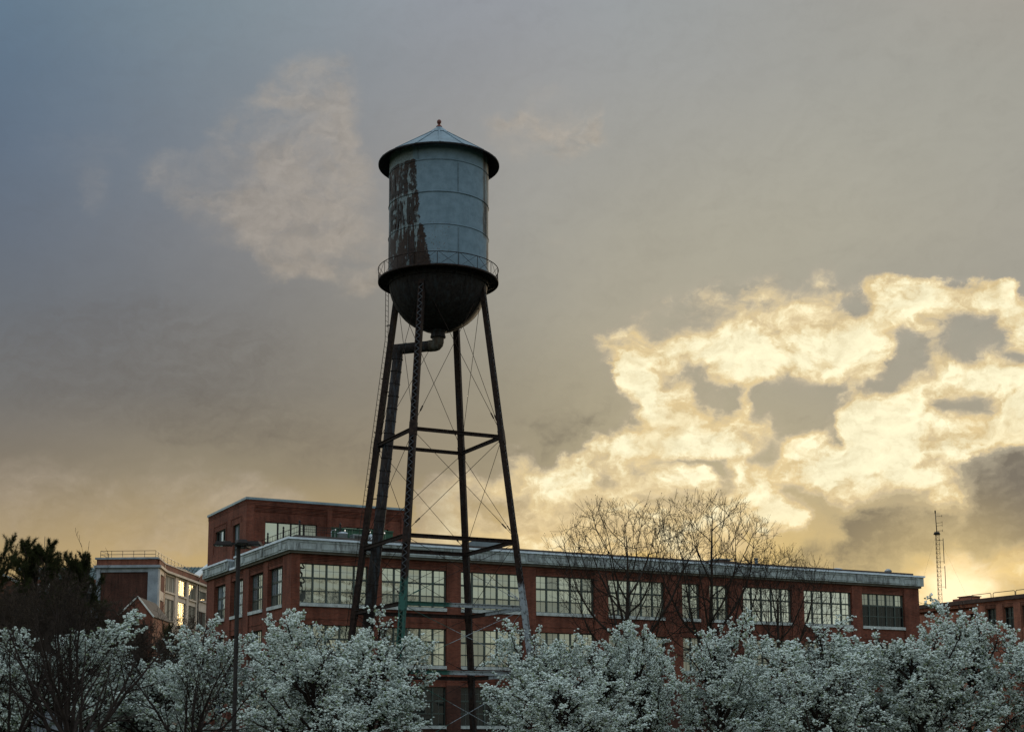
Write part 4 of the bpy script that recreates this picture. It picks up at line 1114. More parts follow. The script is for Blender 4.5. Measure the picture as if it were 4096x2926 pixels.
# painted lacing for the lowest bars
M_lgreen = simple('green_painted_steel', (0.038, 0.11, 0.092), 0.6, 0, 0.5, 6, 0.3, 0, (0.06, 0.05, 0.035))
M_lgrey = simple('grey_painted_steel', (0.27, 0.30, 0.33), 0.6, 0, 0.5, 6, 0.3, 0, (0.07, 0.05, 0.04))
RINGS = [17.5, 11.75, 8.2, 4.7]
for k in 'FRBL':
    a = LEGA[k]
    n = Vector((cos(a), sin(a), 0)); t = Vector((-sin(a), cos(a), 0))
    top = lp(k, 26.25); bot = lp(k, 0.0); ax = (top - bot).normalized()
    out = (n - ax * n.dot(ax)).normalized()
    W2 = 0.125
    q = MB()
    for s in (-1, 1):
        q.beam(bot + t * s * (W2 + 0.02) , top + t * s * (W2 + 0.02), 0.045, 0.27, out)
        q.beam(bot + t * s * (W2 - 0.02) + out * 0.115, top + t * s * (W2 - 0.02) + out * 0.115, 0.045, 0.022, out)
    q.beam(bot - out * 0.125, top - out * 0.125, 0.235, 0.02, out)
    for z in RINGS:
        c = lp(k, z); q.beam(c - ax * 0.42 + out * 0.138, c + ax * 0.42 + out * 0.138, 0.33, 0.022, out)
        for s in (-1, 1): q.beam(c - ax * 0.35 + t * s * 0.172, c + ax * 0.35 + t * s * 0.172, 0.02, 0.30, out)
    c = lp(k, 26.0); q.beam(c - ax * 0.35 + out * 0.138, c + ax * 0.2 + out * 0.138, 0.34, 0.022, out)
    leg = q.build('leg', M_steel, tw)
    # lacing zigzag
    step = 0.187; L = (top - bot).length
    n_b = int(L / step) - 1
    meshes = {}
    def bar_mesh(up, mat):
        key = (up, mat.name)
        if key not in meshes:
            m = MB().beam(-t * W2 * up - ax * step / 2, t * W2 * up + ax * step / 2, 0.034, 0.012, out)
            me = bpy.data.meshes.new('lacing_bar'); me.from_pydata(m.v, [], m.f); me.materials.append(mat); meshes[key] = me
        return meshes[key]
    if k in 'FR':
        for i in range(n_b):
            c = bot + ax * (step * (i + 0.7)) + out * 0.132
            if any(abs(c.z - z) < 0.40 for z in RINGS): continue
            mat = (M_lgreen if k == 'F' else M_lgrey) if c.z < 9.4 + RNG.uniform(-0.3, 0.3) else M_lace
            link('lacing_bar', bar_mesh(1 if i % 2 else -1, mat), leg, c)
    else:
        q = MB()
        for i in range(n_b):
            c = bot + ax * (step * (i + 0.7)) + out * 0.132; up = 1 if i % 2 else -1
            if any(abs(c.z - z) < 0.40 for z in RINGS): continue
            q.beam(c - t * W2 * up - ax * step / 2, c + t * W2 * up + ax * step / 2, 0.034, 0.012, out)
        stuff(q.build('lacing', M_lace, leg))
    MB().box(bot.x - 0.6, bot.x + 0.6, bot.y - 0.6, bot.y + 0.6, -0.3, 0.35).build('footing', M_concpad, tw)
ORDER = ['F', 'R', 'B', 'L']
for i in range(4):
    a, b_ = ORDER[i], ORDER[(i + 1) % 4]
    for j, z in enumerate(RINGS):
        p, q_ = lp(a, z), lp(b_, z); d = (q_ - p).normalized()
        m = MB()
        h = 0.15 if j == 0 else 0.17
        m.beam(p + d * 0.16 + Vector((0, 0, h * 0.5)), q_ - d * 0.16 + Vector((0, 0, h * 0.5)), 0.16, 0.025)
        m.beam(p + d * 0.16 - Vector((0, 0, h * 0.1)), q_ - d * 0.16 - Vector((0, 0, h * 0.1)), 0.03, h * 1.1)
        m.beam(p + d * 0.16 - Vector((0, 0, h * 0.62)), q_ - d * 0.16 - Vector((0, 0, h * 0.62)), 0.13, 0.02)
        m.build('strut', M_steel, tw)
    lev = [26.0] + RINGS + [0.5]
    for j in range(len(lev) - 1):
        zt, zb = lev[j] - (0.1 if j else 0), lev[j + 1] + (0.25 if j < 4 else 0)
        for (u, v) in ((a, b_), (b_, a)):
            p, q_ = lp(u, zt, -0.02), lp(v, zb, -0.02); d = (q_ - p).normalized()
            p, q_ = p + d * 0.15, q_ - d * 0.12
            rod = MB().tube(p, q_, 0.015, n=5, caps=False).build('tie_rod', M_steel, tw)
            c = q_ - d * (0.7 if j else 0.9)
            m = MB(); s_ = d.orthogonal().normalized() * 0.035
            m.tube(c - d * 0.14, c + d * 0.14, 0.012, n=5); m.beam(c - d * 0.13 + s_, c + d * 0.13 + s_, 0.02, 0.02); m.beam(c - d * 0.13 - s_, c + d * 0.13 - s_, 0.02, 0.02)
            m.tube(c - d * 0.17, c - d * 0.12, 0.04, n=6); m.tube(c + d * 0.12, c + d * 0.17, 0.04, n=6)
            m.build('turnbuckle', M_steel, rod)

TR = 2.79
seams = [26.55, 28.95, 30.80, 32.62, 33.72]
for i in range(4):
    z0, z1 = seams[i], seams[i + 1]
    r = TR + (0.012 if i % 2 == 0 else 0.0)
    MB().lathe([(r, z0), (r, z1)], 96, c=(AX, 0)).build('tank_course', M_tank, tw)
def ring(z, r, h, t_, name, mat, n=96):
    return MB().lathe([(r - t_, z - h/2), (r, z - h/2), (r, z + h/2), (r - t_, z + h/2)], n, c=(AX, 0)).build(name, mat, tw)
for z in seams[1:4]: ring(z, TR + 0.024, 0.07, 0.03, 'seam_strip', M_tank)
rv = MB()
def rivet(phi, z, rr_=0.0):
    a = phi - pi / 2 + PHI_OFF * 0; r = TR + 0.02 + rr_
    c = Vector((AX + r * cos(a), r * sin(a), z)); nn = Vector((cos(a), sin(a), 0))
    t = Vector((-sin(a), cos(a), 0)) * 0.016; u = Vector((0, 0, 0.016)); tip = c + nn * 0.02
    rv.poly([c - t - u, c + t - u, c + t + u, c - t + u, tip], [(0, 1, 4), (1, 2, 4), (2, 3, 4), (3, 0, 4)])
for z in seams[1:4]:
    for i in range(220): rivet(-pi * 0.62 + 1.24 * pi * i / 220, z + 0.0, 0.006)
for phi, z0, z1 in ((-0.39, 32.7, 33.7), (0.42, 30.85, 32.55), (1.25, 29.0, 30.75), (0.43, 26.6, 28.9), (-0.9, 29.0, 30.75), (-0.6, 26.6, 28.9), (-1.3, 30.85, 32.5)):
    q = MB(); a = phi - pi / 2
    q.lathe([(TR + 0.022, z0), (TR + 0.022, z1)], 2, a - 0.014, a + 0.014, c=(AX, 0)); q.build('seam_strip', M_tank, tw)
    n_ = int((z1 - z0) / 0.075)
    for i in range(n_): rivet(phi - 0.008, z0 + 0.075 * i, 0.008); rivet(phi + 0.008, z0 + 0.075 * (i + 0.5), 0.008)
stuff(rv.build('rivets', M_seam, tw))
# inspection opening cover and post on the lower course
q = MB()
a0 = R(-29) - pi/2
q.lathe([(TR + 0.05, 26.7), (TR + 0.05, 28.35), (TR + 0.0, 28.37)], 4, a0 - 0.05, a0 + 0.06, c=(AX, 0)); q.build('tank_ladder', M_steel, tw)
# lettering
def letter(ch, phi0, phi1, z0, z1):
    cu = bpy.data.curves.new('letter', 'FONT'); cu.body = ch; cu.extrude = 0.0; cu.resolution_u = 2; cu.offset = 0.03
    tmp = bpy.data.objects.new('tmp', cu); COL.objects.link(tmp)
    bpy.context.view_layer.update()
    me = bpy.data.meshes.new_from_object(tmp.evaluated_get(bpy.context.evaluated_depsgraph_get()))
    bpy.data.objects.remove(tmp)
    xs = [v.co.x for v in me.vertices]; ys = [v.co.y for v in me.vertices]
    x0, x1, y0, y1 = min(xs), max(xs), min(ys), max(ys)
    vs = []
    for v in me.vertices:
        ph = phi0 + (phi1 - phi0) * (v.co.x - x0) / (x1 - x0) - pi / 2; r = TR + 0.034
        vs.append((AX + r * cos(ph), r * sin(ph), z0 + (z1 - z0) * (v.co.y - y0) / (y1 - y0)))
    m2 = MB(); m2.poly(vs, [tuple(p.vertices) for p in me.polygons]); bpy.data.meshes.remove(me)
    return m2.build('letter', M_letter, tw)
for ch, p0, p1, z0, z1 in (('L', -75, -63, 30.98, 32.1), ('L', -61, -50, 30.98, 32.15), ('E', -47.5, -36, 30.98, 32.2), ('S', -33.5, -23, 30.98, 32.25),
                           ('E', -70, -56, 29.12, 30.5), ('A', -53.5, -39, 29.12, 30.55), ('R', -36, -22.5, 29.12, 30.6)):
    letter(ch, R(p0), R(p1), z0, z1)

# conical roof: 16 panels, battens, cap, finial
def cone_r(z): return 3.40 * (35.62 - z) / (35.62 - 33.36)
EZ, CZ = 33.36, 35.15
for i in range(16):
    a = 2 * pi * i / 16 + 0.05; g = 0.012
    m = MB(); N8 = 5
    rT, rB = cone_r(CZ), 3.40
    vs = []
    for k in range(N8 + 1):
        t = a + g + (2 * pi / 16 - 2 * g) * k / N8
        vs += [(AX + rB * cos(t), rB * sin(t), EZ), (AX + rT * cos(t), rT * sin(t), CZ), (AX + rB * cos(t), rB * sin(t), EZ - 0.04), (AX + rT * cos(t), rT * sin(t), CZ - 0.04)]
    fs = []
    for k in range(N8):
        o_ = 4 * k; fs += [(o_, o_+4, o_+5, o_+1), (o_+2, o_+3, o_+7, o_+6), (o_, o_+2, o_+6, o_+4)]
    m.poly(vs, fs); m.build('roof_panel', M_troof, tw)
    t = a
    MB().beam((AX + rB * cos(t), rB * sin(t), EZ + 0.015), (AX + rT * cos(t), rT * sin(t), CZ + 0.015), 0.09, 0.05).build('roof_batten', M_troof, tw)
MB().lathe([(cone_r(CZ) + 0.05, CZ + 0.0), (0.14, 35.66), (0.0, 35.66)], 32, c=(AX, 0)).build('roof_cap', M_troof, tw)
MB().lathe([(3.42, EZ - 0.07), (3.42, EZ + 0.012), (3.36, EZ + 0.03)], 64, c=(AX, 0)).build('eave_trim', M_bowl, tw)
MB().lathe([(TR + 0.03, EZ + 0.30), (3.38, EZ - 0.07)], 64, c=(AX, 0)).build('eave_soffit', M_bowl, tw)
MB().lathe([(0.18, 35.64), (0.17, 35.70), (0.09, 35.74), (0.10, 35.78), (0.06, 35.80), (0.06, 35.84), (0.10, 35.87), (0.125, 35.93), (0.13, 35.97), (0.115, 36.04), (0.07, 36.09), (0.0, 36.11)], 20, c=(AX, 0)).build('finial', M_red, tw)

# catwalk, railing
CR = 3.37; CZ_ = 26.55
MB().lathe([(TR, CZ_), (CR, CZ_), (CR, CZ_ - 0.11), (CR - 0.04, CZ_ - 0.11), (CR - 0.04, CZ_ - 0.03), (TR - 0.1, CZ_ - 0.03)], 72, c=(AX, 0)).build('catwalk', M_steel, tw)
MB().lathe([(TR + 0.03, CZ_ - 0.32), (TR + 0.03, CZ_ - 0.03)], 72, c=(AX, 0)).build('balcony_girder', M_bowl, tw)
for i in range(18):
    a = 2 * pi * (i + 0.5) / 18
    MB().beam((AX + (TR + 0.02) * cos(a), (TR + 0.02) * sin(a), CZ_ - 0.30), (AX + (CR - 0.06) * cos(a), (CR - 0.06) * sin(a), CZ_ - 0.06), 0.04, 0.05).build('bracket', M_bowl, tw)
rail = MB(); RZ = CZ_ + 0.66; RR = CR - 0.01
for zz, r_ in ((RZ, 0.024),):
    for i in range(72):
        a, b_ = 2*pi*i/72, 2*pi*(i+1)/72
        rail.tube((AX + RR*cos(a), RR*sin(a), zz), (AX + RR*cos(b_), RR*sin(b_), zz), r_, n=6, caps=False)
rail = rail.build('catwalk_railing', M_steel, tw)
for i in range(18):
    a = 2*pi*i/18 + R(-89 - 0); b_ = a + 2*pi/18
    P0 = lambda t, z: (AX + RR*cos(t), RR*sin(t), z)
    MB().tube(P0(a, CZ_), P0(a, RZ), 0.017, n=5, caps=False).build('post', M_steel, rail)
    MB().tube(P0(a + 0.02, RZ), P0(b_ - 0.06, CZ_ + 0.02), 0.011, n=4, caps=False).tube(P0(b_ - 0.02, RZ), P0(a + 0.06, CZ_ + 0.02), 0.011, n=4, caps=False).build('brace', M_steel, rail)

# hemispherical bottom
prof = []
for i in range(19):
    t = pi / 2 * i / 18
    prof.append((max(2.76 * cos(t), 0.0), 26.5 - 2.80 * sin(t)))
MB().lathe(prof, 72, c=(AX, 0)).build('bowl', M_bowl, tw)
for i in range(10):
    a = 2*pi*i/10 + 0.3; m = MB()
    for k in range(12):
        t0, t1 = pi/2*(k)/14, pi/2*(k+1)/14
        m.beam((AX + 2.775*cos(t0)*cos(a), 2.775*cos(t0)*sin(a), 26.5-2.815*sin(t0)), (AX + 2.775*cos(t1)*cos(a), 2.775*cos(t1)*sin(a), 26.5-2.815*sin(t1)), 0.07, 0.02, (cos(a), sin(a), -0.5))
    m.build('bowl_seam', M_bowl, tw)
MB().lathe([(1.3, 24.03), (1.36, 24.06), (1.36, 24.10)], 48, c=(AX, 0)).build('bowl_seam', M_bowl, tw)
# riser: collar, elbow, cross pipe, standpipe
ca = LEGA['L']; cd = Vector((cos(ca), sin(ca), 0))
o_ = Vector((AX, 0, 0))
MB().lathe([(0.44, 24.0), (0.42, 23.78), (0.47, 23.76), (0.47, 23.68), (0.40, 23.66), (0.40, 23.46), (0.43, 23.44), (0.43, 23.36), (0.34, 23.33)], 28, c=(AX, 0)).build('riser_collar', M_pipe, tw)
ez = 22.93; pr = 0.30
m = MB()
def sweep(m, pts_, r, n=20, mi=0):
    rings_ = []
    for i, p in enumerate(pts_):
        d = (pts_[min(i+1, len(pts_)-1)] - pts_[max(i-1, 0)]).normalized()
        side = Vector((-sin(ca), cos(ca), 0)); upv = side.cross(d).normalized()
        rings_.append([p + side * (r*cos(2*pi*k/n)) + upv * (r*sin(2*pi*k/n)) for k in range(n)])
    vs = [v for r_ in rings_ for v in r_]
    fs = [(i*n+k, i*n+(k+1)%n, (i+1)*n+(k+1)%n, (i+1)*n+k) for i in range(len(pts_)-1) for k in range(n)]
    m.poly(vs, fs, mi, True)
def miter(m, pts_, r, n=20):
    side = Vector((-sin(ca), cos(ca), 0)); rings_ = []
    for i, p in enumerate(pts_):
        d0 = (p - pts_[max(i-1, 0)]); d1 = (pts_[min(i+1, len(pts_)-1)] - p)
        d0 = d0.normalized() if d0.length > 1e-6 else d1.normalized(); d1 = d1.normalized() if d1.length > 1e-6 else d0
        d = (d0 + d1).normalized(); k_ = 1 / max(0.3, d.dot(d1)); upv = side.cross(d).normalized()
        rings_.append([p + side * (r*cos(2*pi*k/n)) + upv * (r*k_*sin(2*pi*k/n)) for k in range(n)])
    vs = [v for r_ in rings_ for v in r_]
    m.poly(vs, [(i*n+k, i*n+(k+1)%n, (i+1)*n+(k+1)%n, (i+1)*n+k) for i in range(len(pts_)-1) for k in range(n)], 0, False)
    m.f.append(tuple(len(m.v) - n + k for k in range(n))); m.mi.append(0); m.sm.append(False)
rt = 0.20
pts_ = [o_ + Vector((0, 0, 23.45))]
for i in range(4):
    t = pi/2*i/3; pts_.append(o_ + cd * (rt - rt*cos(t)) + Vector((0, 0, ez + rt - rt*sin(t))))
pts_.append(o_ + cd * 0.50 + Vector((0, 0, ez)))
miter(m, pts_, 0.325); m.build('elbow', M_elbow, tw)
e0 = 2.42
m = MB(); miter(m, [o_ + cd * 0.45 + Vector((0, 0, ez)), o_ + cd * (e0 - 0.02) + Vector((0, 0, ez - 0.02)), o_ + cd * (e0 + 0.05) + Vector((0, 0, ez - 0.62))], pr); m.build('cross_pipe', M_pipe, tw)
for rr_ in (0.55, 1.25, 1.9):
    m = MB(); sweep(m, [o_ + cd * (rr_ - 0.02) + Vector((0, 0, ez)), o_ + cd * (rr_ + 0.02) + Vector((0, 0, ez))], pr + 0.014); m.build('pipe_band', M_pipe, tw)
e0 = 2.2
m = MB().poly([o_ + cd*(e0+0.33) + Vector((0,0,ez+0.05)), o_ + cd*(e0+0.33) + Vector((0,0,ez-0.35)), o_ + cd*(e0-0.2) + Vector((0,0,ez-0.8)), o_ + cd*(e0-0.05)+Vector((0,0,ez))], [(0,1,2,3)])
def sp(z): 
    r = 2.42 + (ez - 0.5 - z) * 0.108
    return o_ + cd * r + Vector((0, 0, z))
m = MB(); m.tube(sp(ez - 0.4), sp(0.0), 0.285, 0.33, 20, True); m.build('standpipe', M_pipe, tw)
z = ez - 0.6; i = 0
while z > 0.5:
    rr_ = 0.285 + (ez - z) / ez * 0.045
    dd = (sp(0) - sp(10)).normalized()
    MB().tube(sp(z) - dd * 0.025, sp(z) + dd * 0.025, rr_ + (0.022 if i % 3 else 0.03), n=20).build('pipe_band', M_pipe, tw)
    z -= 0.70; i += 1
for z in (20.5, 14.5, 11.75, 6.5):
    MB().tube(sp(z), lp('L', z), 0.03, n=5).build('pipe_stay', M_steel, tw)

# ladder beside the left leg
t = Vector((-sin(ca), cos(ca), 0))
def ladp(z): return cd * max(3.16, lr(z) + 0.28) + Vector((0, 0, z))
lad = MB()
for s in (-1, 1):
    lad.tube(ladp(26.5) + t * s * 0.2, ladp(23.5) + t * s * 0.2, 0.018, n=5); lad.tube(ladp(23.5) + t * s * 0.2, ladp(1.0) + t * s * 0.2, 0.018, n=5)
lad = lad.build('ladder', M_steel, tw)
rg = MB(); z = 1.2
while z < 26.4: rg.tube(ladp(z) - t * 0.2, ladp(z) + t * 0.2, 0.010, n=4, caps=False); z += 0.30
stuff(rg.build('rungs', M_steel, lad))
z = 3.0
while z < 26: MB().beam(ladp(z), ladp(z) - cd * 0.2, 0.06, 0.05).build('ladder_bracket', M_steel, lad); z += 3.05

# ================================================================== parking lot lamp
lm = thing('lamp_post', 'tall dark parking lot lamp with four flat box heads left of the factory corner', 'street lamp', (-8.34, 48, 0))
MB().tube((0.0, 0, 0), (0.0, 0, 8.02), 0.076, 0.070, 4, True, sm=False).build('pole', M_lampm, lm)
lm.children[-1].rotation_euler = (0, 0, R(45))
MB().box(-0.25, 0.25, -0.25, 0.25, 0, 0.6).build('base', M_concpad, lm)
MB().lathe([(0.09, 7.82), (0.11, 7.86), (0.11, 8.04), (0.0, 8.08)], 14).build('hub', M_lampm, lm)
def lamp_head(ang):
    q = MB()
    q.box(0.08, 0.24, -0.05, 0.05, 7.88, 7.97)
    q.poly([(0.22, -0.17, 7.88), (0.80, -0.17, 7.88), (0.80, 0.17, 7.88), (0.22, 0.17, 7.88), (0.26, -0.14, 8.00), (0.74, -0.13, 7.99), (0.74, 0.13, 7.99), (0.26, 0.14, 8.00)],
           [(0, 3, 2, 1), (4, 5, 6, 7), (0, 1, 5, 4), (1, 2, 6, 5), (2, 3, 7, 6), (3, 0, 4, 7)])
    q.box(0.20, 0.83, -0.19, 0.19, 7.855, 7.882)
    hd = q.build('lamp_head', M_lampm, lm); hd.rotation_euler = (0, 0, ang)
    g = MB().box(0.30, 0.76, -0.13, 0.13, 7.848, 7.858).build('lens', M_glassd, hd)
for a in (-12, 80, 190, -70): lamp_head(R(a))
# lantern cap low at the right edge
ln = thing('garden_lantern', 'pale domed top of a low lantern among blossom at bottom right', 'lantern', (15.45, 45, 0))
MB().lathe([(0.17, 1.52), (0.165, 1.60), (0.11, 1.70), (0.03, 1.74), (0.02, 1.79), (0.0, 1.80)], 18).build('cap', M_galv, ln)
MB().tube((0, 0, 0), (0, 0, 1.2), 0.05, n=10).build('post', M_black, ln)
MB().tube((0, 0, 1.2), (0, 0, 1.52), 0.11, 0.14, 12).build('lantern_glass', M_glassd, ln)

# ================================================================== trees
def grow_tree(rs, spec):
    """returns lists of segments (p0,p1,r0,r1,level)"""
    segs = []
    def rec(p, d, L, r, lvl):
        sp_ = spec[lvl]
        n = sp_['n']; step = L / n
        maxl = len(spec) - 1
        for i in range(n):
            d = d + Vector((rs.gauss(0, 1), rs.gauss(0, 1), rs.gauss(0, 1))) * sp_['wob'] + Vector((0, 0, 1)) * sp_['up']
            d.normalize()
            q = p + d * step
            rr0 = r * (1 - sp_['tap'] * i / n); rr1 = r * (1 - sp_['tap'] * (i + 1) / n)
            segs.append((p, q, rr0, rr1, lvl))
            if lvl < maxl and i >= sp_['start']:
                for _ in range(sp_['kids'] if rs.random() < sp_.get('kp', 1) else 0):
                    az = rs.uniform(0, 2 * pi); an = R(rs.uniform(*sp_['ang']))
                    o = d.orthogonal().normalized(); o.rotate(Matrix.Rotation(az, 3, d))
                    nd = (d * cos(an) + o * sin(an)).normalized()
                    nl = L * sp_['kl'] * rs.uniform(0.65, 1.15) * (1 - 0.45 * i / n)
                    rec(q, nd, nl, rr1 * sp_['kr'], lvl + 1)
            p = q
    return segs, rec

def segs_to_arrays(segs):
    P0 = np.array([tuple(s[0]) for s in segs]); P1 = np.array([tuple(s[1]) for s in segs])
    r0 = np.array([s[2] for s in segs]); r1 = np.array([s[3] for s in segs]); lv = np.array([s[4] for s in segs])
    return P0, P1, r0, r1, lv
def tubes_np(P0, P1, r0, r1, n):
    d = P1 - P0; ln = np.linalg.norm(d, axis=1, keepdims=True); d = d / np.maximum(ln, 1e-6)
    ref = np.where(np.abs(d[:, 2:3]) > 0.9, np.array([[1., 0, 0]]), np.array([[0, 0, 1.]]))
    a = np.cross(d, ref); a /= np.linalg.norm(a, axis=1, keepdims=True); b = np.cross(d, a)
    M = len(P0); V = np.zeros((M, 2 * n, 3))
    for k in range(n):
        t = 2 * pi * k / n
        off = a * cos(t) + b * sin(t)
        V[:, k] = P0 + off * r0[:, None]; V[:, n + k] = P1 + off * r1[:, None]
    base = (np.arange(M) * 2 * n)[:, None]
    Q = np.concatenate([base + np.array([[k, (k + 1) % n, n + (k + 1) % n, n + k]]) for k in range(n)])
    return V.reshape(-1, 3), Q

OCT_V = np.array([[1,0,0],[-1,0,0],[0,1,0],[0,-1,0],[0,0,1],[0,0,-1]], float)
OCT_F = np.array([[0,2,4],[2,1,4],[1,3,4],[3,0,4],[2,0,5],[1,2,5],[3,1,5],[0,3,5]])
def blobs_np(C, rad, rng):
    """one irregular eight sided flower cluster per point"""
    M = len(C)
    q = rng.normal(size=(M, 4)); q /= np.linalg.norm(q, axis=1, keepdims=True)
    w, x, y, z = q.T
    Rm = np.stack([1-2*(y*y+z*z), 2*(x*y-z*w), 2*(x*z+y*w), 2*(x*y+z*w), 1-2*(x*x+z*z), 2*(y*z-x*w), 2*(x*z-y*w), 2*(y*z+x*w), 1-2*(x*x+y*y)], 1).reshape(M, 3, 3)
    v = OCT_V[None] * rng.uniform(0.75, 1.15, (M, 6, 1)) * rad[:, None, None]
    v = np.einsum('mij,mkj->mki', Rm, v) + C[:, None]
    f = OCT_F[None] + (np.arange(M) * 6)[:, None, None]
    return v.reshape(-1, 3), f.reshape(-1, 3)
def leaf_np(C, size, rng):
    M = len(C)
    a = rng.normal(size=(M, 3)); a /= np.linalg.norm(a, axis=1, keepdims=True)
    b = np.cross(a, rng.normal(size=(M, 3))); b /= np.linalg.norm(b, axis=1, keepdims=True)
    s = size[:, None]
    V = np.stack([C - b * s * 0.4, C + a * s, C + b * s * 0.4, C - a * s * 0.6], 1)
    Q = (np.arange(M) * 4)[:, None] + np.arange(4)[None]
    return V.reshape(-1, 3), Q

def cols_stack(parts):
    """parts: list of (verts, quads|None, tris|None, mi)"""
    V = []; Qs = []; Ts = []; qm = []; tm = []; o = 0
    for v, q_, t_, mi in parts:
        V.append(v)
        if q_ is not None: Qs.append(q_ + o); qm.append(np.full(len(q_), mi))
        if t_ is not None: Ts.append(t_ + o); tm.append(np.full(len(t_), mi))
        o += len(v)
    return np.concatenate(V), (np.concatenate(Qs) if Qs else None), (np.concatenate(Ts) if Ts else None), (np.concatenate(qm) if qm else None), (np.concatenate(tm) if tm else None)

# ---- blossoming pear variants: height 7 m, radius ~2.7 m
def pear_variant(seed):
    rs = random.Random(seed); rng = np.random.default_rng(seed)
    spec = [dict(n=5, wob=0.05, up=0.03, tap=0.55, start=9, kids=0, ang=(0, 0), kl=0, kr=0),
            dict(n=9, wob=0.10, up=0.05, tap=0.75, start=1, kids=2, ang=(25, 62), kl=0.40, kr=0.5),
            dict(n=5, wob=0.14, up=0.06, tap=0.75, start=1, kids=2, ang=(25, 65), kl=0.42, kr=0.55),
            dict(n=3, wob=0.18, up=0.05, tap=0.7, start=0, kids=0, ang=(0, 0), kl=0, kr=0)]
    segs, rec = grow_tree(rs, spec)
    p = Vector((0, 0, 0)); tz = 0
    trunk = []
    for i in range(9):
        q_ = Vector((rs.gauss(0, 0.07) + p.x, rs.gauss(0, 0.07) + p.y, p.z + 0.55)); segs.append((p, q_, 0.17 - i * 0.014, 0.17 - (i + 1) * 0.014, 0)); trunk.append(q_); p = q_
    nl = 23
    for i in range(nl):
        k = min(8, 1 + int(i * 7.5 / nl)); base = trunk[k]
        az = i * 2.4 + rs.uniform(-0.4, 0.4); tilt = R(rs.uniform(38, 66) * (1 - 0.55 * i / nl))
        d = Vector((cos(az) * sin(tilt), sin(az) * sin(tilt), cos(tilt)))
        top = 6.9 if rs.random() < 0.35 else rs.uniform(5.2, 6.4)
        L = min((top - base.z) / max(cos(tilt), 0.3), rs.uniform(2.9, 3.5)) if tilt > 0.35 else (top - base.z)
        L = max(1.3, L * rs.uniform(0.85, 1.05))
        rec(base, d, L, 0.065, 1)
    P0, P1, r0, r1, lv = segs_to_arrays(segs)
    r0 = np.maximum(r0, 0.008); r1 = np.maximum(r1, 0.006)
    big = lv <= 1
    vb, qb = tubes_np(P0[big], P1[big], r0[big], r1[big], 6)
    vs, qs = tubes_np(P0[~big], P1[~big], r0[~big], r1[~big], 3)
    V, Q, T, qm, tm = cols_stack([(vb, qb, None, 0), (vs, qs, None, 0)])
    wood = np_mesh('trunk', V, Q, None, [M_bark])
    # flowers along twigs
    sel = lv >= 2
    A, B = P0[sel], P1[sel]; ln = np.linalg.norm(B - A, axis=1); l3 = lv[sel] == 3
    dens = np.where(l3, 23.0, 9.0)
    cnt = rng.poisson(ln * dens)
    # leaf out by patch so that gaps stay
    mid = (A + B) / 2
    patch = np.sin(mid[:, 0] * 2.1 + seed) * np.sin(mid[:, 1] * 2.3 + 1) * np.sin(mid[:, 2] * 1.9 + 2 * seed)
    rad_ = np.hypot(mid[:, 0], mid[:, 1])
    keep = np.clip(1.0 + patch * 1.5, 0.10, 1.6) * np.clip(0.45 + rad_ / 2.0, 0.45, 1.0)
    cnt = (cnt * keep).astype(int)
    idx = np.repeat(np.arange(len(A)), cnt); t_ = rng.random(len(idx))[:, None]
    C = A[idx] + (B[idx] - A[idx]) * t_ + rng.normal(0, 0.042, (len(idx), 3))
    C = C[C[:, 2] > 0.9]
    rad = rng.uniform(0.034, 0.064, len(C))
    bv, bt = blobs_np(C, rad, rng)
    nlf = int(len(C) * 0.16); lc = C[rng.integers(0, len(C), nlf)] + rng.normal(0, 0.05, (nlf, 3))
    lv_, lq = leaf_np(lc, rng.uniform(0.03, 0.055, nlf), rng)
    V, Q, T, qm, tm = cols_stack([(bv, None, bt, 0), (lv_, lq, None, 1)])
    crown = np_mesh('crown', V, Q, T, [M_blossom, M_leaf], qm, tm)
    print('pear', seed, len(C), 'top', C[:, 2].max(), 'rad', np.percentile(np.hypot(C[:,0],C[:,1]), 98))
    return wood, crown
PEARS = [pear_variant(s) for s in (3, 8, 15, 22, 31)]
PG = 'white blossoming pear trees in front of the factory'
def pear(x, y, h, w, var, rz, label):
    t_ = thing('blossom_tree', label, 'tree', (x, y, 0), rz, PG)
    t_.scale = (w * 1.12, w * 1.12, h)
    link('trunk', PEARS[var][0], t_); stuff(link('crown', PEARS[var][1], t_))
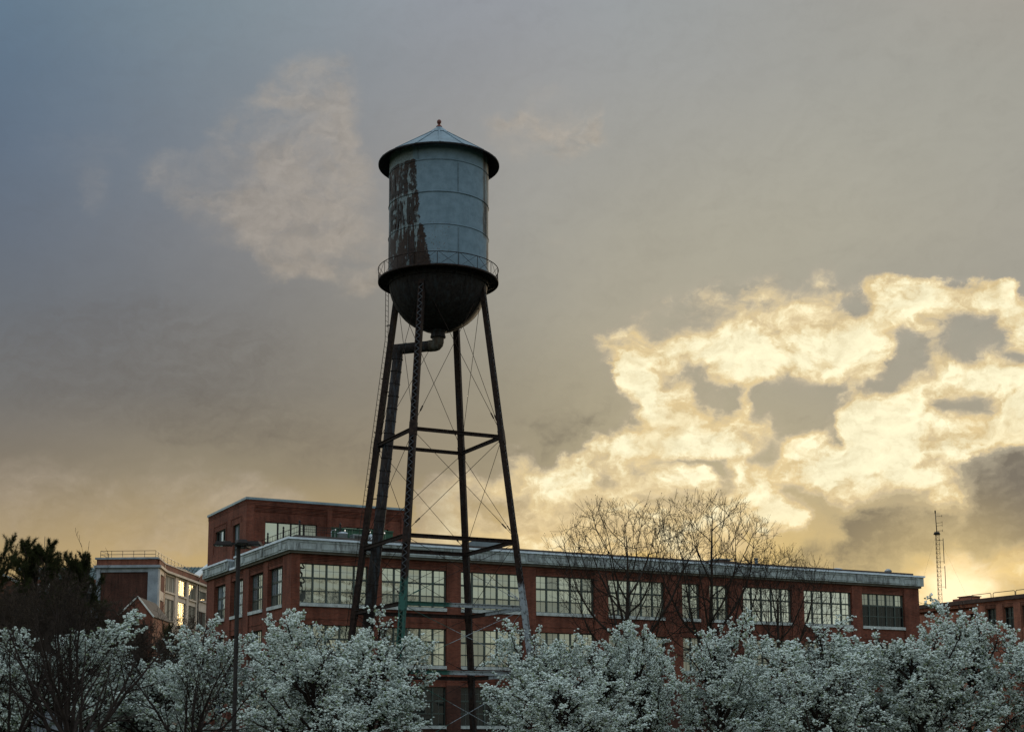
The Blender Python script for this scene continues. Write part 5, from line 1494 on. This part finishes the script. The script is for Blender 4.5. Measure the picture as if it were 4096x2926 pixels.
# x, depth, height scale, width scale, variant, rotation
for a in [(-16.4, 70, 0.74, 1.0, 1, 0.7, 'white blossoming pear in the back row beside the gabled brick house'),
          (-7.9, 67, 0.74, 1.0, 4, 2.9, 'white blossoming pear in the back row between the lamp post and the tower'),
          (6.6, 68, 0.76, 1.0, 1, 1.9, 'white blossoming pear in the back row below the fanned bare tree'),
          (12.7, 68, 0.78, 1.05, 0, 3.1, 'white blossoming pear in the back row left of the broad one'),
          (19.4, 67, 0.84, 1.1, 3, 0.4, 'white blossoming pear in the back row by the factory right corner'),
          (3.0, 51, 0.62, 0.9, 3, 3.7, 'small white blossoming pear in the front row right of the tower base'),
          (-17.8, 62, 0.93, 1.25, 0, 0.3, 'white blossoming pear dimly seen behind the dark bare shrub at far left'),
          (-20.6, 61, 0.84, 1.0, 2, 5.3, 'white blossoming pear cut by the left photo edge behind bare branches'),
          (-14.4, 62, 0.74, 1.05, 3, 1.3, 'white blossoming pear below the gold lit windows of the concrete building'),
          (-11.1, 58, 0.84, 0.95, 1, 2.0, 'white blossoming pear directly behind the lamp post'),
          (-8.1, 57, 0.92, 0.90, 2, 0.9, 'white blossoming pear in front of the factory corner, right of the lamp post'),
          (-4.2, 56, 0.91, 1.0, 3, 2.6, 'white blossoming pear at the left foot of the water tower'),
          (-6.2, 52, 0.72, 0.95, 0, 4.0, 'low white blossoming pear in the front row left of the tower base'),
          (1.9, 57, 0.83, 0.88, 4, 4.1, 'white blossoming pear hiding the right legs of the water tower'),
          (4.2, 58, 0.80, 0.85, 0, 5.5, 'white blossoming pear under the left side of the large bare tree'),
          (6.3, 58, 0.85, 0.70, 2, 3.3, 'narrow spired white blossoming pear under the middle of the bare tree'),
          (8.9, 56, 0.83, 0.85, 1, 0.2, 'white blossoming pear in front of the two narrow factory windows'),
          (13.4, 57, 0.89, 1.15, 3, 5.0, 'broad white blossoming pear in front of the factory right bays'),
          (16.3, 54, 0.80, 1.0, 4, 1.0, 'lower white blossoming pear between the right two tall ones'),
          (18.3, 56, 0.90, 0.92, 1, 3.9, 'tallest white blossoming pear, covering the factory right corner'),
          (21.2, 55, 0.80, 0.95, 0, 2.2, 'white blossoming pear at the right edge of the photo'),
          (11.6, 52, 0.66, 0.9, 2, 1.8, 'small white blossoming pear in the front row right of centre')]:
    pear(*a)

# ---- bare trees
def bare_variant(seed, H, spec, limbs, mats, tr=0.2, th=1.5, buds=False, tilt=(12, 42), limb_r=0.11, name='twigs'):
    rs = random.Random(seed); rng = np.random.default_rng(seed)
    segs, rec = grow_tree(rs, spec)
    p = Vector((0, 0, 0)); n = 4
    for i in range(n):
        q_ = p + Vector((rs.gauss(0, 0.03), rs.gauss(0, 0.03), th / n)); segs.append((p, q_, tr * (1 - 0.1 * i), tr * (1 - 0.1 * (i + 1)), 0)); p = q_
    for i in range(limbs):
        az = 2 * pi * i / limbs + rs.uniform(-0.3, 0.3); tl = R(rs.uniform(*tilt)) if i else R(6)
        d = Vector((cos(az) * sin(tl), sin(az) * sin(tl), cos(tl)))
        rec(p - Vector((0, 0, rs.uniform(0, th * 0.25))), d, (H - th) * rs.uniform(0.78, 1.0) , limb_r * rs.uniform(0.8, 1.2), 1)
    P0, P1, r0, r1, lv = segs_to_arrays(segs)
    r0 = np.maximum(r0, spec[-1].get('rmin', 0.008)); r1 = np.maximum(r1, spec[-1].get('rmin', 0.008) * 0.8)
    big = lv <= 1
    vb, qb = tubes_np(P0[big], P1[big], r0[big], r1[big], 7)
    wood = np_mesh('trunk', vb, qb, None, [mats[0]], smooth=True)
    parts = []
    md = lv == 2
    vs, qs = tubes_np(P0[md], P1[md], r0[md], r1[md], 4); parts.append((vs, qs, None, 0))
    sm = lv > 2
    if sm.any():
        vs, qs = tubes_np(P0[sm], P1[sm], r0[sm], r1[sm], 3); parts.append((vs, qs, None, 1))
    if buds:
        E_ = P1[lv == len(spec) - 1]; E_ = E_[rng.random(len(E_)) < buds]
        bv, bt = blobs_np(E_, rng.uniform(0.018, 0.035, len(E_)), rng); parts.append((bv, None, bt, 1))
    V, Q, T, qm, tm = cols_stack(parts)
    tw_ = np_mesh('twigs', V, Q, T, list(mats), qm, tm)
    print('bare', seed, len(segs), V[:, 2].max(), np.percentile(np.hypot(V[:,0],V[:,1]), 98))
    return wood, tw_
def sc_tree(seed, H, th, Rm, z_lo, n_attr, mats, step=0.32, lean=0.0, tr=0.30, twr=0.0085):
    """limbs grown toward points spread through a broad rounded crown"""
    rng = np.random.default_rng(seed); A = []
    while len(A) < n_attr:
        z = rng.uniform(z_lo, H, 4000); f = (z - z_lo) / (H - z_lo)
        Rz = Rm * np.where(f < 0.62, 0.38 + 0.62 * (f / 0.62) ** 0.8, np.sqrt(np.clip(1 - ((f - 0.62) / 0.40) ** 2, 0, 1)))
        az = rng.uniform(0, 2 * pi, 4000); bump = 1 + 0.13 * np.sin(3 * az + seed) + 0.09 * np.sin(7 * az + 2 * seed)
        r = Rz * bump * rng.uniform(0, 1, 4000) ** 0.42
        keep = rng.random(4000) < (0.35 + 0.65 * f)
        A += list(np.stack([r * np.cos(az) + lean * f, r * np.sin(az), z], 1)[keep])
    A = np.array(A[:n_attr])
    N = [np.array([0, 0, th * k / 6.0]) for k in range(7)]; par = [-1, 0, 1, 2, 3, 4, 5]
    D = [np.array([0, 0, 1.0])] * 7
    Nn = np.array(N[3:]); ids = np.arange(3, 7)
    d2 = ((A[:, None] - Nn[None]) ** 2).sum(2); near = ids[d2.argmin(1)]; best = d2.min(1)
    alive = np.ones(len(A), bool); nk = np.zeros(9000, int)
    for it in range(150):
        act = np.where(alive)[0]
        if len(act) == 0: break
        nodes = np.array(N); vec = A[act] - nodes[near[act]]; vec /= np.linalg.norm(vec, axis=1, keepdims=True)
        new = []
        order = np.argsort(near[act]); u, st = np.unique(near[act][order], return_index=True)
        sums = np.add.reduceat(vec[order], st)
        for ui, sv in zip(u, sums):
            if nk[ui] >= 3:
                alive[(near == ui) & alive] = False; continue
            nk[ui] += 1
            d = sv / (np.linalg.norm(sv) + 1e-9) + D[ui] * 0.95 + rng.normal(0, 0.07, 3) + np.array([0, 0, 0.10]); d /= np.linalg.norm(d)
            new.append((ui, N[ui] + d * step, d))
        if not new: break
        base = len(N)
        for ui, q_, d in new: N.append(q_); par.append(int(ui)); D.append(d)
        Q_ = np.array([q_ for _, q_, _ in new])
        dd = ((A[act][:, None] - Q_[None]) ** 2).sum(2); m_ = dd.min(1); am = dd.argmin(1)
        up_ = m_ < best[act]; best[act[up_]] = m_[up_]; near[act[up_]] = base + am[up_]
        alive[best < (step * 1.25) ** 2] = False
        if it > 20 and len(N) > 6500: break
    N = np.array(N); par = np.array(par)
    rad = np.zeros(len(N)); kids = np.zeros(len(N), int)
    e = 2.35
    for i in range(len(N) - 1, 0, -1):
        if kids[i] == 0: rad[i] = twr ** e
        rad[par[i]] += rad[i] + (0.0012 ** e); kids[par[i]] += 1
    rad = rad ** (1 / e); rad *= np.clip(1 + (rad - 0.014) * 40, 1, 1.7)
    sc_ = tr / rad[0] if rad[0] > tr else 1.0
    rad = np.maximum(rad * sc_, twr)
    i = np.arange(1, len(N)); P0, P1, r0, r1 = N[par[i]], N[i], np.minimum(rad[par[i]], rad[i] * 1.5), rad[i]
    big = r1 > 0.028
    vb, qb = tubes_np(P0[big], P1[big], r0[big], r1[big], 7); wood = np_mesh('trunk', vb, qb, None, [mats[0]], smooth=True)
    parts = []
    vs, qs = tubes_np(P0[~big], P1[~big], r0[~big], r1[~big], 4); parts.append((vs, qs, None, 1))
    # short straight twigs
    th_ = np.where(rad[1:] < 0.016)[0] + 1
    src = np.concatenate([th_[rng.random(len(th_)) < 0.75], np.where(kids == 0)[0], np.where(kids == 0)[0]])
    Dn = np.array(D)[src]
    dirs = Dn * 0.8 + rng.normal(0, 0.42, (len(src), 3)) + np.array([0, 0, 0.65]); dirs /= np.linalg.norm(dirs, axis=1, keepdims=True)
    L_ = rng.uniform(0.15, 1.0, (len(src), 1)) ** 1.3 + 0.1; T0 = N[src]; T1 = T0 + dirs * L_
    d2_ = dirs + rng.normal(0, 0.35, dirs.shape); d2_ /= np.linalg.norm(d2_, axis=1, keepdims=True); T2 = T0 + dirs * L_ * 0.5 + d2_ * L_ * 0.5
    for a_, b_ in ((T0, T1), (T0 + dirs * L_ * 0.5, T2)):
        vs, qs = tubes_np(a_, b_, np.full(len(src), twr * 0.85), np.full(len(src), twr * 0.6), 3); parts.append((vs, qs, None, 1))
    E_ = T1[rng.random(len(T1)) < 0.55]; bv, bt = blobs_np(E_, rng.uniform(0.018, 0.034, len(E_)), rng); parts.append((bv, None, bt, 1))
    V, Q, T, qm, tm = cols_stack(parts)
    tw_ = np_mesh('twigs', V, Q, T, list(mats), qm, tm)
    print('sc', seed, len(N), len(src), V[:, 2].max())
    return wood, tw_
BARE = [sc_tree(41, 13.3, 3.4, 5.0, 5.2, 1500, (M_bark2, M_twig)), sc_tree(57, 13.6, 3.2, 4.2, 5.2, 1300, (M_bark2, M_twig))]
def bare(x, y, sc, w, var, rz, label, name='bare_tree', group='leafless trees in front of the factory'):
    t_ = thing(name, label, 'tree', (x, y, 0), rz, group); t_.scale = (w, w, sc)
    link('trunk', BARE[var][0], t_); stuff(link('twigs', BARE[var][1], t_))
bare(7.4, 76, 0.99, 0.92, 0, 0.4, 'left one of the big leafless trees whose limbs fan out before the factory windows')
bare(11.9, 78, 1.03, 0.95, 1, 2.1, 'tallest leafless tree, right of the fanned one, in front of the two narrow windows')
bare(15.4, 77, 0.82, 0.68, 0, 3.9, 'rightmost leafless tree leaning its branches over the right factory bays')
thin_ = [dict(n=1), dict(n=7, wob=0.06, up=0.06, tap=0.85, start=1, kids=1, ang=(20, 45), kl=0.45, kr=0.5), dict(n=5, wob=0.1, up=0.08, tap=0.7, start=1, kids=1, ang=(25, 50), kl=0.4, kr=0.6), dict(n=3, wob=0.15, up=0.05, tap=0.5, start=9, kids=0, ang=(0,0), kl=0, kr=0, rmin=0.018)]
BARE.append(bare_variant(77, 17.0, thin_, 6, (M_bark2, M_twig), 0.22, 7.0, 0.8, (8, 22), 0.09))
bare(-33.4, 120, 0.98, 0.8, 2, 0.0, 'slender leafless tree rising between the pines and the concrete building', 'slender_tree', None)

# foreground shrubby bare trees at the left
fspec = [dict(n=1),
  dict(n=9, wob=0.07, up=0.02, tap=0.8, start=2, kids=2, kp=0.8, ang=(22, 50), kl=0.50, kr=0.55),
  dict(n=6, wob=0.10, up=0.03, tap=0.75, start=1, kids=1, ang=(25, 55), kl=0.48, kr=0.55),
  dict(n=4, wob=0.13, up=0.02, tap=0.6, start=0, kids=1, kp=0.8, ang=(30, 60), kl=0.5, kr=0.7),
  dict(n=2, wob=0.2, up=0.02, tap=0.5, start=9, kids=0, ang=(0, 0), kl=0, kr=0, rmin=0.0045)]
FB = [bare_variant(91, 5.8, fspec, 7, (M_bark, M_twig), 0.16, 1.0, False, (14, 46), 0.075),
      bare_variant(97, 5.4, fspec, 7, (M_bark, M_twig), 0.14, 0.9, False, (14, 48), 0.07)]
def fore(x, y, h, w, var, rz, label):
    t_ = thing('bare_shrub_tree', label, 'tree', (x, y, 0), rz, 'dark leafless small trees at the left front'); t_.scale = (w, w, h)
    link('trunk', FB[var][0], t_); stuff(link('twigs', FB[var][1], t_))
fore(-12.2, 42, 1.0, 0.95, 0, 0.5, 'dark many stemmed leafless tree nearest the camera at lower left')
fore(-14.0, 43, 0.95, 0.95, 1, 1.9, 'dark leafless tree at the very left edge in front')
fore(-11.0, 39, 0.92, 1.0, 1, 5.1, 'leafless tree with crossing branches between the two darkest ones at lower left')
fore(-9.0, 44, 0.80, 0.85, 1, 3.6, 'smaller leafless tree left of the lamp post')
# dense twiggy thicket trees
dspec = [dict(n=1),
  dict(n=9, wob=0.09, up=0.02, tap=0.8, start=1, kids=3, ang=(22, 55), kl=0.42, kr=0.5),
  dict(n=5, wob=0.12, up=0.03, tap=0.75, start=0, kids=3, ang=(25, 60), kl=0.45, kr=0.55),
  dict(n=4, wob=0.18, up=0.0, tap=0.6, start=0, kids=2, ang=(30, 70), kl=0.5, kr=0.7),
  dict(n=2, wob=0.25, up=0.0, tap=0.5, start=9, kids=0, ang=(0, 0), kl=0, kr=0, rmin=0.011)]
DB = bare_variant(123, 8.6, dspec, 10, (M_bark, M_thicket), 0.2, 1.5, False, (15, 58), 0.08)
for (x, y, h, w, rz, lab) in [(-21.0, 66, 1.02, 1.0, 0.2, 'dense dark twiggy tree under the big pine at left'), (-17.2, 68, 0.90, 0.9, 2.0, 'dense dark twiggy tree in front of the concrete building brick panel'), (-24.5, 67, 0.95, 0.95, 4.0, 'dense dark twiggy tree cut by the left edge of the photo')]:
    t_ = thing('twiggy_tree', lab, 'tree', (x, y, 0), rz, 'dense dark leafless trees at the left'); t_.scale = (w, w, h)
    link('trunk', DB[0], t_); stuff(link('twigs', DB[1], t_))

# ---- pines
def pine_variant(seed, H, z0, limbs, top_heavy=True, nd=(34, 0.27)):
    rs = random.Random(seed); rng = np.random.default_rng(seed)
    spec = [dict(n=1), dict(n=6, wob=0.08, up=0.10, tap=0.7, start=1, kids=2, ang=(25, 55), kl=0.42, kr=0.6),
            dict(n=3, wob=0.12, up=0.14, tap=0.6, start=0, kids=1, ang=(25, 55), kl=0.5, kr=0.6),
            dict(n=2, wob=0.12, up=0.2, tap=0.5, start=9, kids=0, ang=(0,0), kl=0, kr=0, rmin=0.02)]
    segs, rec = grow_tree(rs, spec)
    p = Vector((0, 0, 0)); pts_ = []
    for i in range(12):
        q_ = p + Vector((rs.gauss(0, 0.06), rs.gauss(0, 0.06), H * 0.93 / 12)); segs.append((p, q_, 0.2 * (1 - i / 13), 0.2 * (1 - (i + 1) / 13), 0)); pts_.append(q_); p = q_
    for i in range(limbs):
        f = i / (limbs - 1); z = z0 + (H * 0.9 - z0) * f
        b0 = Vector((0, 0, z)); az = i * 2.4 + rs.uniform(-0.5, 0.5); tl = R(75 - 45 * f + rs.uniform(-8, 8))
        L = (2.9 * (1 - f) ** 0.55 + 1.0) * rs.uniform(0.6, 1.1)
        rec(b0, Vector((cos(az) * sin(tl), sin(az) * sin(tl), cos(tl))), L, 0.05, 1)
    P0, P1, r0, r1, lv = segs_to_arrays(segs); r0 = np.maximum(r0, 0.014); r1 = np.maximum(r1, 0.011)
    v, q_ = tubes_np(P0, P1, r0, r1, 5); wood = np_mesh('trunk', v, q_, None, [M_bark])
    E = P1[lv >= 2]; D = (P1 - P0)[lv >= 2]; D /= np.linalg.norm(D, axis=1, keepdims=True)
    k, ln_ = nd
    n = len(E) * k; idx = np.repeat(np.arange(len(E)), k)
    dirs = D[idx] * 0.35 + rng.normal(0, 0.62, (n, 3)) + np.array([0, 0, 0.18]); dirs /= np.linalg.norm(dirs, axis=1, keepdims=True)
    base_ = E[idx] - D[idx] * rng.uniform(0, 0.16, (n, 1)); tip = base_ + dirs * rng.uniform(0.6, 1.1, (n, 1)) * ln_
    sd_ = np.cross(dirs, rng.normal(size=(n, 3))); sd_ /= np.linalg.norm(sd_, axis=1, keepdims=True); sd_ *= 0.011
    V = np.stack([base_ - sd_, base_ + sd_, tip], 1).reshape(-1, 3); T = np.arange(n * 3).reshape(-1, 3)
    cr = np_mesh('crown', V, None, T, [M_needle])
    print('pine', seed, n, V[:, 2].max())
    return wood, cr
PINE = [pine_variant(5, 11.6, 4.0, 34, True, (34, 0.26)), pine_variant(9, 11.2, 5.5, 18, True, (26, 0.27)), pine_variant(19, 9.0, 2.0, 20, True, (22, 0.3))]
PG2 = 'dark pines left of the factory'
def pine(x, y, h, w, var, rz, label):
    t_ = thing('pine_tree', label, 'tree', (x, y, 0), rz, PG2); t_.scale = (w, w, h)
    link('trunk', PINE[var][0], t_); stuff(link('crown', PINE[var][1], t_))
pine(-25.1, 80, 1.04, 0.95, 0, 0.0, 'big dark pine with rounded top against the yellow sky at left')
pine(-27.9, 80, 1.10, 0.8, 1, 1.0, 'thin open pine at the far left edge with separate needle tufts')
pine(-23.0, 81, 0.98, 0.75, 0, 2.6, 'lower pine on the right shoulder of the big dark pine')
pine(-26.0, 118, 1.12, 0.62, 2, 0.5, 'small pine silhouetted against the gold windows of the concrete building')
pine(-24.0, 118, 0.95, 0.6, 2, 2.5, 'short dark pine beside the factory left edge')
pine(-28.8, 119, 0.98, 0.5, 2, 4.0, 'short dark pine below the plain windows of the concrete building')

# hedge of dark evergreen along the foot of the factory, behind the pears
print('objects', len(bpy.data.objects), 'tris approx', sum(len(m.polygons) * 2 for m in bpy.data.meshes))
